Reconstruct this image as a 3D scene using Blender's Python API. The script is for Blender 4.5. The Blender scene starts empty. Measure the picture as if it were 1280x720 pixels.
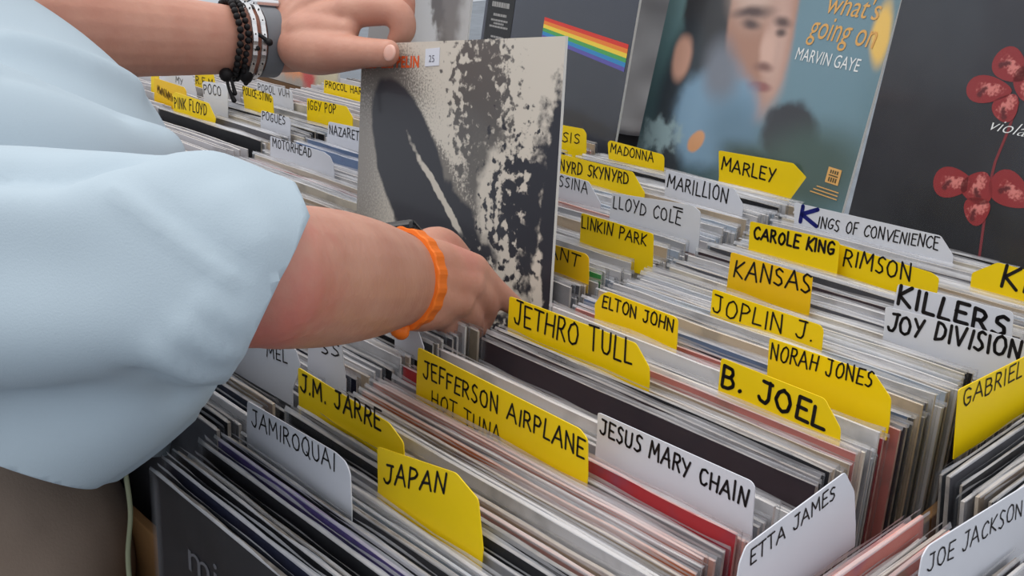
import bpy, bmesh, math, random
from mathutils import Vector, Matrix, Euler, noise as mnoise

random.seed(7)
PI = math.pi
R = math.radians
SC = bpy.context.scene
COL = SC.collection

# ------------------------------------------------------------------ camera
FPX, PITCH, ROLL, YAW = 1323.76, 0.3817, -0.0082, 2.4404
CAM = Vector((0.6302, -0.2012, 0.3634))
fwd = Vector((math.cos(YAW)*math.cos(PITCH), math.sin(YAW)*math.cos(PITCH), -math.sin(PITCH)))
_r = fwd.cross(Vector((0, 0, 1))).normalized()
_u = _r.cross(fwd)
rgt = math.cos(ROLL)*_r + math.sin(ROLL)*_u
upv = -math.sin(ROLL)*_r + math.cos(ROLL)*_u
cam = bpy.data.cameras.new('camera')
cam.sensor_width = 36.0
cam.lens = FPX/1280*36.0
cam.clip_start = 0.02
cam_o = bpy.data.objects.new('camera', cam)
COL.objects.link(cam_o)
M = Matrix((rgt, upv, -fwd)).transposed().to_4x4()
M.translation = CAM
cam_o.matrix_world = M
SC.camera = cam_o

def P(px, py, d):
    """a point of the place, by direction from where the photographer stood and distance"""
    return CAM + d*(fwd + rgt*((px-640)/FPX) + upv*((360-py)/FPX))

# ------------------------------------------------------------------ light
SC.view_settings.view_transform = 'Standard'
SC.view_settings.look = 'None'
SC.view_settings.gamma = 1.0
SC.view_settings.use_curve_mapping = False
SC.view_settings.exposure = 0.1

world = bpy.data.worlds.new('overcast_sky')
SC.world = world
world.use_nodes = True
nt = world.node_tree
bg = nt.nodes['Background']
tc = nt.nodes.new('ShaderNodeTexCoord')
sx = nt.nodes.new('ShaderNodeSeparateXYZ')
ramp = nt.nodes.new('ShaderNodeValToRGB')
nt.links.new(tc.outputs['Generated'], sx.inputs[0])
nt.links.new(sx.outputs['Z'], ramp.inputs[0])
cr = ramp.color_ramp
cr.elements[0].position = 0.0
cr.elements[0].color = (0.50, 0.53, 0.57, 1)
cr.elements[1].position = 0.75
cr.elements[1].color = (1.0, 1.0, 1.0, 1)
e = cr.elements.new(0.25)
e.color = (0.75, 0.79, 0.84, 1)
nt.links.new(ramp.outputs[0], bg.inputs[0])
bg.inputs[1].default_value = 1.05

sun_d = bpy.data.lights.new('soft_sun', 'SUN')
sun_d.energy = 1.3
sun_d.angle = R(50)
sun_d.color = (1.0, 0.97, 0.93)
sun = bpy.data.objects.new('soft_sun', sun_d)
COL.objects.link(sun)
sun.rotation_euler = Vector((0.35, 0.25, -1.0)).to_track_quat('-Z', 'Y').to_euler()

# ------------------------------------------------------------------ materials
def N(nt_, kind, **kw):
    n = nt_.nodes.new(kind)
    for k, v in kw.items():
        if k.startswith('i_'):
            n.inputs[k[2:].replace('_', ' ')].default_value = v
        elif k.startswith('n'):
            n.inputs[int(k[1:])].default_value = v
        else:
            setattr(n, k, v)
    return n

def mat(name, col, rough=0.6, spec=0.4, metal=0.0, noise=None, bump=None, coat=0.0, sub=0.0):
    """plain procedural surface: base colour with a noise variation and an optional bump"""
    m = bpy.data.materials.new(name)
    m.use_nodes = True
    t = m.node_tree
    b = t.nodes['Principled BSDF']
    b.inputs['Roughness'].default_value = rough
    b.inputs['Specular IOR Level'].default_value = spec
    b.inputs['Metallic'].default_value = metal
    b.inputs['Coat Weight'].default_value = coat
    b.inputs['Coat Roughness'].default_value = 0.12
    b.inputs['Base Color'].default_value = (*col, 1)
    if sub:
        b.inputs['Subsurface Weight'].default_value = sub
        b.inputs['Subsurface Radius'].default_value = (0.012, 0.005, 0.003)
        b.inputs['Subsurface Scale'].default_value = 0.6
    co = N(t, 'ShaderNodeTexCoord')
    if noise:
        sc_, amt = noise
        nz = N(t, 'ShaderNodeTexNoise', i_Scale=sc_, i_Detail=4.0)
        t.links.new(co.outputs['Object'], nz.inputs['Vector'])
        mr = N(t, 'ShaderNodeMapRange', n1=0.3, n2=0.7, n3=1-amt, n4=1+amt)
        t.links.new(nz.outputs[0], mr.inputs[0])
        hs = N(t, 'ShaderNodeHueSaturation')
        hs.inputs['Color'].default_value = (*col, 1)
        t.links.new(mr.outputs[0], hs.inputs['Value'])
        t.links.new(hs.outputs[0], b.inputs['Base Color'])
    if bump:
        sc_, st, dist = bump
        nz = N(t, 'ShaderNodeTexNoise', i_Scale=sc_, i_Detail=3.0)
        t.links.new(co.outputs['Object'], nz.inputs['Vector'])
        bp = N(t, 'ShaderNodeBump', i_Strength=st, i_Distance=dist)
        t.links.new(nz.outputs[0], bp.inputs['Height'])
        t.links.new(bp.outputs[0], b.inputs['Normal'])
    return m

def srgb(r, g, b):
    f = lambda c: (c/255/12.92) if c/255 <= 0.04045 else ((c/255+0.055)/1.055)**2.4
    return (f(r), f(g), f(b))

CARD_M = {'yellow': mat('yellow_card', srgb(243, 208, 12), 0.35, 0.4, noise=(14, .05)),
          'amber': mat('amber_card', srgb(238, 190, 18), 0.35, 0.4, noise=(14, .05)),
          'white': mat('white_card', srgb(212, 215, 224), 0.35, 0.4, noise=(10, .04))}
INK = mat('black_marker', srgb(24, 20, 22), 0.5, 0.3)
INK_BLUE = mat('blue_marker', srgb(22, 28, 110), 0.5, 0.3)
INK_BROWN = mat('brown_marker', srgb(84, 58, 20), 0.6, 0.2)

def jacket_material():
    """printed sleeve: two tones of print broken up by noise, the object colour as the ground"""
    m = bpy.data.materials.new('printed_sleeve')
    m.use_nodes = True
    t = m.node_tree
    b = t.nodes['Principled BSDF']
    b.inputs['Roughness'].default_value = 0.42
    b.inputs['Specular IOR Level'].default_value = 0.35
    oi = N(t, 'ShaderNodeObjectInfo')
    co = N(t, 'ShaderNodeTexCoord')
    mp = N(t, 'ShaderNodeVectorMath', operation='ADD')
    t.links.new(co.outputs['Object'], mp.inputs[0])
    sc_ = N(t, 'ShaderNodeVectorMath', operation='SCALE')
    sc_.inputs[0].default_value = (13, 7, 29)
    t.links.new(oi.outputs['Random'], sc_.inputs['Scale'])
    t.links.new(sc_.outputs[0], mp.inputs[1])
    nz = N(t, 'ShaderNodeTexNoise', i_Scale=26.0, i_Detail=5.0)
    t.links.new(mp.outputs[0], nz.inputs['Vector'])
    mr = N(t, 'ShaderNodeMapRange', n1=0.52, n2=0.66, n4=0.75)
    t.links.new(nz.outputs[0], mr.inputs[0])
    hs = N(t, 'ShaderNodeHueSaturation', i_Saturation=0.85, i_Value=0.62)
    mh = N(t, 'ShaderNodeMapRange', n3=0.40, n4=0.60)
    t.links.new(oi.outputs['Random'], mh.inputs[0])
    t.links.new(mh.outputs[0], hs.inputs['Hue'])
    t.links.new(oi.outputs['Color'], hs.inputs['Color'])
    mx = N(t, 'ShaderNodeMix', data_type='RGBA')
    t.links.new(mr.outputs[0], mx.inputs[0])
    t.links.new(oi.outputs['Color'], mx.inputs[6])
    t.links.new(hs.outputs[0], mx.inputs[7])
    t.links.new(mx.outputs[2], b.inputs['Base Color'])
    return m

def edge_material():
    """worn cardboard edges: the sleeve's colour rubbed towards pale board"""
    m = bpy.data.materials.new('worn_board_edge')
    m.use_nodes = True
    t = m.node_tree
    b = t.nodes['Principled BSDF']
    b.inputs['Roughness'].default_value = 0.7
    oi = N(t, 'ShaderNodeObjectInfo')
    co = N(t, 'ShaderNodeTexCoord')
    nz = N(t, 'ShaderNodeTexNoise', i_Scale=60.0, i_Detail=3.0)
    t.links.new(co.outputs['Object'], nz.inputs['Vector'])
    mr = N(t, 'ShaderNodeMapRange', n1=0.35, n2=0.7, n3=0.18, n4=0.62)
    t.links.new(nz.outputs[0], mr.inputs[0])
    mx = N(t, 'ShaderNodeMix', data_type='RGBA')
    t.links.new(mr.outputs[0], mx.inputs[0])
    t.links.new(oi.outputs['Color'], mx.inputs[6])
    mx.inputs[7].default_value = (*srgb(214, 204, 192), 1)
    t.links.new(mx.outputs[2], b.inputs['Base Color'])
    return m

def plastic_material(name, face_on=.93, grazing=.62, tint=(0.80, 0.83, 0.90), vary=.10, rough=.2, start=.45):
    """clear polythene: see-through face on, milkier where it is looked along, with a crinkled gloss"""
    m = bpy.data.materials.new(name)
    m.use_nodes = True
    t = m.node_tree
    b = t.nodes['Principled BSDF']
    b.inputs['Base Color'].default_value = (*tint, 1)
    b.inputs['Roughness'].default_value = rough
    b.inputs['Specular IOR Level'].default_value = 0.7
    out = t.nodes['Material Output']
    tr = N(t, 'ShaderNodeBsdfTransparent')
    mx = N(t, 'ShaderNodeMixShader')
    lw = N(t, 'ShaderNodeLayerWeight', i_Blend=.5)
    mr = N(t, 'ShaderNodeMapRange', n1=start, n2=1.0, n3=face_on, n4=grazing)
    t.links.new(lw.outputs['Facing'], mr.inputs[0])
    co = N(t, 'ShaderNodeTexCoord')
    nz = N(t, 'ShaderNodeTexNoise', i_Scale=30.0, i_Detail=3.0)
    t.links.new(co.outputs['Object'], nz.inputs['Vector'])
    ma = N(t, 'ShaderNodeMath', operation='MULTIPLY_ADD', n1=vary*2, n2=-vary)
    t.links.new(nz.outputs[0], ma.inputs[0])
    ad = N(t, 'ShaderNodeMath', operation='ADD', use_clamp=True)
    t.links.new(mr.outputs[0], ad.inputs[0])
    t.links.new(ma.outputs[0], ad.inputs[1])
    t.links.new(ad.outputs[0], mx.inputs[0])
    t.links.new(b.outputs[0], mx.inputs[1])
    t.links.new(tr.outputs[0], mx.inputs[2])
    t.links.new(mx.outputs[0], out.inputs[0])
    return m

JACKET = jacket_material()
EDGE = edge_material()
FILM = plastic_material('clear_film', .975, .6, tint=(.35, .37, .41), vary=.02, start=.62)
FILM_LIP = plastic_material('clear_film_lip', .72, .42, tint=(.84, .85, .90), vary=.22, start=0.0)

def picture(name, base, blobs, warp=(9, .012), coat=0.6, rough=0.35, grain=None):
    """printed picture: soft or hard elliptical patches laid over a ground colour, in the sheet's own
    x/z metres.  blob = (cx, cz, rx, rz, degrees, softness, colour[, noise amount, noise scale])"""
    m = bpy.data.materials.new(name)
    m.use_nodes = True
    t = m.node_tree
    L = t.links.new
    b = t.nodes['Principled BSDF']
    b.inputs['Roughness'].default_value = rough
    b.inputs['Coat Weight'].default_value = coat
    b.inputs['Coat Roughness'].default_value = 0.08
    co = N(t, 'ShaderNodeTexCoord')
    wz = N(t, 'ShaderNodeTexNoise', i_Scale=warp[0], i_Detail=4.0)
    L(co.outputs['Object'], wz.inputs['Vector'])
    ws = N(t, 'ShaderNodeVectorMath', operation='SUBTRACT')
    ws.inputs[1].default_value = (.5, .5, .5)
    L(wz.outputs['Color'], ws.inputs[0])
    wm = N(t, 'ShaderNodeVectorMath', operation='SCALE')
    wm.inputs['Scale'].default_value = warp[1]*2
    L(ws.outputs[0], wm.inputs[0])
    wa = N(t, 'ShaderNodeVectorMath', operation='ADD')
    L(co.outputs['Object'], wa.inputs[0])
    L(wm.outputs[0], wa.inputs[1])
    prev = None
    for bl in blobs:
        cx, cz, rx, rz, deg, soft, colr = bl[:7]
        mp = N(t, 'ShaderNodeMapping', vector_type='TEXTURE')
        mp.inputs['Location'].default_value = (cx, 0, cz)
        mp.inputs['Rotation'].default_value = (0, R(-deg), 0)
        mp.inputs['Scale'].default_value = (rx, 1000, rz)
        L(wa.outputs[0], mp.inputs['Vector'])
        ln = N(t, 'ShaderNodeVectorMath', operation='LENGTH')
        L(mp.outputs[0], ln.inputs[0])
        src = ln.outputs['Value']
        if len(bl) > 7:
            nz = N(t, 'ShaderNodeTexNoise', i_Scale=bl[8], i_Detail=5.0)
            L(co.outputs['Object'], nz.inputs['Vector'])
            s1 = N(t, 'ShaderNodeMath', operation='SUBTRACT', n1=0.5)
            L(nz.outputs[0], s1.inputs[0])
            s2 = N(t, 'ShaderNodeMath', operation='MULTIPLY_ADD', n1=bl[7])
            L(s1.outputs[0], s2.inputs[0])
            L(src, s2.inputs[2])
            src = s2.outputs[0]
        mr = N(t, 'ShaderNodeMapRange', interpolation_type='SMOOTHSTEP', n1=1+soft, n2=1-soft)
        L(src, mr.inputs[0])
        mx = N(t, 'ShaderNodeMix', data_type='RGBA')
        L(mr.outputs[0], mx.inputs[0])
        if prev is None:
            mx.inputs[6].default_value = (*base, 1)
        else:
            L(prev, mx.inputs[6])
        mx.inputs[7].default_value = (*colr, 1)
        prev = mx.outputs[2]
    L(prev, b.inputs['Base Color'])
    return m

# ------------------------------------------------------------------ object helpers
def tag(o, label=None, cat=None, group=None, kind=None):
    if label: o['label'] = label
    if cat: o['category'] = cat
    if group: o['group'] = group
    if kind: o['kind'] = kind
    return o

def empty(name, mw, label=None, cat=None, group=None):
    o = bpy.data.objects.new(name, None)
    o.empty_display_size = 0.05
    COL.objects.link(o)
    o.matrix_world = mw
    return tag(o, label, cat, group)

def link(name, me, mats=None, parent=None, mw=None):
    o = bpy.data.objects.new(name, me)
    COL.objects.link(o)
    if mats is not None:
        for m in (mats if isinstance(mats, (list, tuple)) else [mats]):
            me.materials.append(m)
    if parent is not None:
        o.parent = parent
    if mw is not None:
        o.matrix_local = mw if parent is not None else o.matrix_local
        if parent is None:
            o.matrix_world = mw
    return o

def mesh_of(name, bm, smooth=False):
    bmesh.ops.recalc_face_normals(bm, faces=bm.faces)
    me = bpy.data.meshes.new(name)
    bm.to_mesh(me)
    bm.free()
    if smooth:
        for p in me.polygons:
            p.use_smooth = True
    return me

def add_box(bm, x0, x1, y0, y1, z0, z1, bev=0.0):
    vs = [bm.verts.new((x, y, z)) for x in (x0, x1) for y in (y0, y1) for z in (z0, z1)]
    idx = [(0, 1, 3, 2), (4, 6, 7, 5), (0, 4, 5, 1), (2, 3, 7, 6), (0, 2, 6, 4), (1, 5, 7, 3)]
    fs = [bm.faces.new([vs[i] for i in q]) for q in idx]
    if bev:
        es = list({e_ for f_ in fs for e_ in f_.edges})
        bmesh.ops.bevel(bm, geom=es, offset=bev, segments=2, affect='EDGES', profile=0.5)
    return fs

def prism(poly, y0, y1, smooth=False):
    """polygon in x/z extruded in y"""
    bm = bmesh.new()
    a = [bm.verts.new((x, y0, z)) for x, z in poly]
    b = [bm.verts.new((x, y1, z)) for x, z in poly]
    bm.faces.new(a)
    bm.faces.new(b[::-1])
    n = len(a)
    for i in range(n):
        bm.faces.new((a[i], b[i], b[(i+1) % n], a[(i+1) % n]))
    return bm

def frame_mw(m, yaw, tilt):
    return Matrix.Translation(Vector(m)) @ Matrix.Rotation(R(yaw), 4, 'Z') @ Matrix.Rotation(R(-tilt), 4, 'X')

# ------------------------------------------------------------------ handwriting
GL = {
 'A': (.75, [[(0, 0), (.36, 1), (.72, 0)], [(.14, .36), (.6, .36)]]),
 'B': (.62, [[(.06, 0), (.06, 1), (.42, .95), (.48, .75), (.38, .55), (.06, .52)], [(.38, .55), (.56, .38), (.54, .14), (.36, 0), (.06, 0)]]),
 'C': (.62, [[(.6, .84), (.42, 1), (.2, .9), (.05, .6), (.06, .3), (.2, .05), (.42, 0), (.6, .15)]]),
 'D': (.66, [[(.06, 0), (.06, 1), (.34, .95), (.56, .72), (.6, .4), (.44, .1), (.06, 0)]]),
 'E': (.55, [[(.54, 1), (.06, 1), (.06, 0), (.54, 0)], [(.06, .52), (.44, .52)]]),
 'F': (.52, [[(.52, 1), (.06, 1), (.06, 0)], [(.06, .52), (.42, .52)]]),
 'G': (.68, [[(.6, .86), (.4, 1), (.18, .88), (.05, .55), (.1, .18), (.32, 0), (.56, .1), (.6, .42), (.36, .42)]]),
 'H': (.66, [[(.06, 0), (.06, 1)], [(.6, 0), (.6, 1)], [(.06, .5), (.6, .5)]]),
 'I': (.2, [[(.1, 0), (.1, 1)]]),
 'J': (.56, [[(.12, 1), (.54, 1)], [(.42, 1), (.42, .2), (.3, .0), (.1, .04), (.0, .2)]]),
 'K': (.6, [[(.06, 0), (.06, 1)], [(.56, 1), (.08, .46), (.58, 0)]]),
 'L': (.5, [[(.06, 1), (.06, 0), (.5, 0)]]),
 'M': (.82, [[(.04, 0), (.1, 1), (.4, .35), (.7, 1), (.78, 0)]]),
 'N': (.68, [[(.06, 0), (.06, 1), (.6, 0), (.6, 1)]]),
 'O': (.7, [[(.36, 1), (.14, .86), (.04, .5), (.14, .12), (.36, 0), (.58, .12), (.66, .5), (.56, .88), (.36, 1)]]),
 'P': (.58, [[(.06, 0), (.06, 1), (.4, .95), (.54, .74), (.4, .5), (.06, .44)]]),
 'Q': (.72, [[(.36, 1), (.14, .86), (.04, .5), (.14, .12), (.36, 0), (.58, .12), (.66, .5), (.56, .88), (.36, 1)], [(.44, .24), (.7, -.12)]]),
 'R': (.62, [[(.06, 0), (.06, 1), (.4, .95), (.52, .74), (.38, .52), (.06, .46)], [(.26, .48), (.6, 0)]]),
 'S': (.56, [[(.5, .9), (.3, 1), (.1, .86), (.14, .62), (.42, .44), (.5, .2), (.3, 0), (.04, .1)]]),
 'T': (.62, [[(0, 1), (.62, 1)], [(.31, 1), (.31, 0)]]),
 'U': (.66, [[(.06, 1), (.08, .22), (.24, 0), (.44, .02), (.58, .22), (.6, 1)]]),
 'V': (.66, [[(.02, 1), (.33, 0), (.64, 1)]]),
 'W': (.9, [[(.02, 1), (.22, 0), (.45, .7), (.68, 0), (.88, 1)]]),
 'X': (.62, [[(.02, 0), (.6, 1)], [(.02, 1), (.6, 0)]]),
 'Y': (.62, [[(.02, 1), (.3, .5)], [(.6, 1), (.2, -.02)]]),
 'Z': (.6, [[(.04, 1), (.56, 1), (.04, 0), (.58, 0)]]),
 '.': (.2, [[(.08, 0), (.12, .06)]]),
 '-': (.42, [[(.06, .45), (.36, .45)]]),
 ' ': (.4, []),
}

def ink_mesh(text, o, e, h, wt, y=-0.0007, seed=0):
    """marker strokes in the card's plane from baseline start o to baseline end e, letters h tall"""
    rr = random.Random(seed)
    gap = .16
    tot = sum(GL[c][0] for c in text) + gap*(len(text)-1)
    ex = Vector((e[0]-o[0], e[1]-o[1]))
    bm = bmesh.new()
    rad = wt*h*0.5
    def disc(cx, cz):
        vs = [bm.verts.new((cx+rad*math.cos(k*PI/4), y, cz+rad*math.sin(k*PI/4))) for k in range(8)]
        bm.faces.new(vs)
    x = 0
    for c in text:
        w, lines = GL[c]
        up = h*rr.uniform(.93, 1.07)
        base = rr.uniform(-.05, .05)*h
        sl = rr.uniform(-.05, .08)
        for pl in lines:
            pts = []
            for (gx, gz) in pl:
                gx += rr.uniform(-.025, .025)
                gz += rr.uniform(-.03, .03)
                f_ = (x+gx)/tot
                pts.append(Vector((o[0]+ex.x*f_+sl*gz*h, o[1]+ex.y*f_+base+gz*up)))
            if len(pts) > 3:
                q = [pts[0]]
                for i in range(1, len(pts)-1):
                    a, b, d = pts[i-1], pts[i], pts[i+1]
                    if (b-a).normalized().dot((d-b).normalized()) > .2:
                        q += [b*.7+a*.3, b*.94+(a+d)*.03, b*.7+d*.3]
                    else:
                        q.append(b)
                pts = q+[pts[-1]]
            for a, b in zip(pts, pts[1:]):
                d = b-a
                if d.length < 1e-6: continue
                n = Vector((-d.y, d.x)).normalized()*rad
                bm.faces.new([bm.verts.new((p.x, y, p.y)) for p in (a+n, a-n, b-n, b+n)])
            for p in pts:
                disc(p.x, p.y)
        x += w+gap
    for f_ in bm.faces:
        f_.normal_update()
        if f_.normal.y > 0:
            f_.normal_flip()
    me = bpy.data.meshes.new('lettering')
    bm.to_mesh(me)
    bm.free()
    return me

def font_mesh(text, size, shear=0.0, bold=0.0, extrude=0.0, space=1.0):
    cu = bpy.data.curves.new('lettering', 'FONT')
    cu.body = text
    cu.size = size
    cu.shear = shear
    cu.offset = bold
    cu.extrude = extrude
    cu.space_character = space
    cu.resolution_u = 3
    tmp = bpy.data.objects.new('lettering', cu)
    COL.objects.link(tmp)
    dg = bpy.context.evaluated_depsgraph_get()
    me = bpy.data.meshes.new_from_object(tmp.evaluated_get(dg))
    bpy.data.objects.remove(tmp)
    bpy.data.curves.remove(cu)
    me.name = 'lettering'
    return me

def put_font(parent, text, x, y, z, size, material, shear=0.0, bold=0.0, rot=0.0, width=None, name='lettering'):
    """printed words on a sheet's front (local -y side), baseline start at x, z"""
    me = font_mesh(text, size, shear, bold, 0.0, 1.12 if bold > 0 else 1.0)
    sxx = 1.0
    if width:
        w0 = max(v.co.x for v in me.vertices)-min(v.co.x for v in me.vertices)
        sxx = width/w0
    me.transform(Matrix.Rotation(R(-rot), 4, 'Y') @ Matrix.Rotation(R(90), 4, 'X') @ Matrix.Diagonal((sxx, 1, 1, 1)))
    return link(name, me, material, parent, Matrix.Translation((x, y, z)))

# ------------------------------------------------------------------ ground, table, crates
FLOOR = -1.08
RW = 3.3
def RF(X, Y, Z=0.0):
    c, s = math.cos(R(RW)), math.sin(R(RW))
    return Vector((X*c-Y*s, X*s+Y*c, Z))

asphalt = mat('asphalt', srgb(112, 118, 126), 0.85, 0.3, noise=(6, .12), bump=(90, .5, .004))
bm = bmesh.new()
add_box(bm, -9, 5, -5, 11, FLOOR-.1, FLOOR)
o = link('floor', mesh_of('floor', bm), asphalt)
tag(o, 'grey asphalt of the market street', 'floor', kind='structure')

wood = mat('crate_plywood', srgb(150, 112, 72), 0.6, 0.3, noise=(18, .18), bump=(40, .25, .002))
wood_d = mat('table_boards', srgb(112, 84, 58), 0.7, 0.3, noise=(12, .15))
steel = mat('trestle_steel', srgb(90, 92, 96), 0.45, 0.5, metal=0.8)

t = empty('market_table', Matrix.Translation((-.35, .4, FLOOR)), 'long wooden trestle table carrying the record crates', 'table')
bm = bmesh.new()
add_box(bm, -1.25, 1.15, -.455, .66, .715, .735, .004)
link('tabletop', mesh_of('tabletop', bm), wood_d, t)
for lx in (-1.1, 1.0):
    for ly in (-.38, .52):
        bm = bmesh.new()
        add_box(bm, lx-.02, lx+.02, ly-.02, ly+.02, 0, .715, .003)
        link('leg', mesh_of('leg', bm), steel, t)

def crate(x0, x1, y0, y1, mw, label, ztop=-.10):
    zb = -.343
    c = empty('record_crate', mw @ Matrix.Translation(((x0+x1)/2, (y0+y1)/2, zb)), label, 'crate', 'wooden record crates')
    hx, hy, T = (x1-x0)/2, (y1-y0)/2, .008
    def part(nm, *b):
        bm_ = bmesh.new()
        add_box(bm_, *b, .0015)
        link(nm, mesh_of(nm, bm_), wood, c)
    part('base', -hx, hx, -hy, hy, 0, .012)
    for sgn in (-1, 1):
        part('side_panel', min(sgn*hx, sgn*(hx-T)), max(sgn*hx, sgn*(hx-T)), -hy, hy, .012, ztop-zb)
        a, b = sorted((sgn*hy, sgn*(hy-T)))
        part('end_panel', -hx+T, hx-T, a, b, .012, ztop-zb)
    return c

RFM = Matrix.Rotation(R(RW), 4, 'Z')
crate(.000, .342, -.045, .815, RFM, 'plywood record crate under the front row beside the man')
crate(-.345, -.003, .025, .845, RFM, 'plywood record crate under the second row, where the hand points')
crate(-.690, -.348, .05, .86, RFM, 'plywood record crate under the third row, behind the lifted cover')
crate(-1.035, -.693, .10, .95, RFM, 'plywood record crate under the fourth row, behind the man')
crate(-1.38, -1.038, .30, .80, RFM, 'plywood record crate under the farthest row on the left')
crate(.352, .62, -.005, .358, Matrix.Identity(4), 'plywood record crate at the bottom right corner')
crate(.352, .62, .366, .745, Matrix.Identity(4), 'plywood record crate at the right edge, behind the corner crate')

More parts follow.
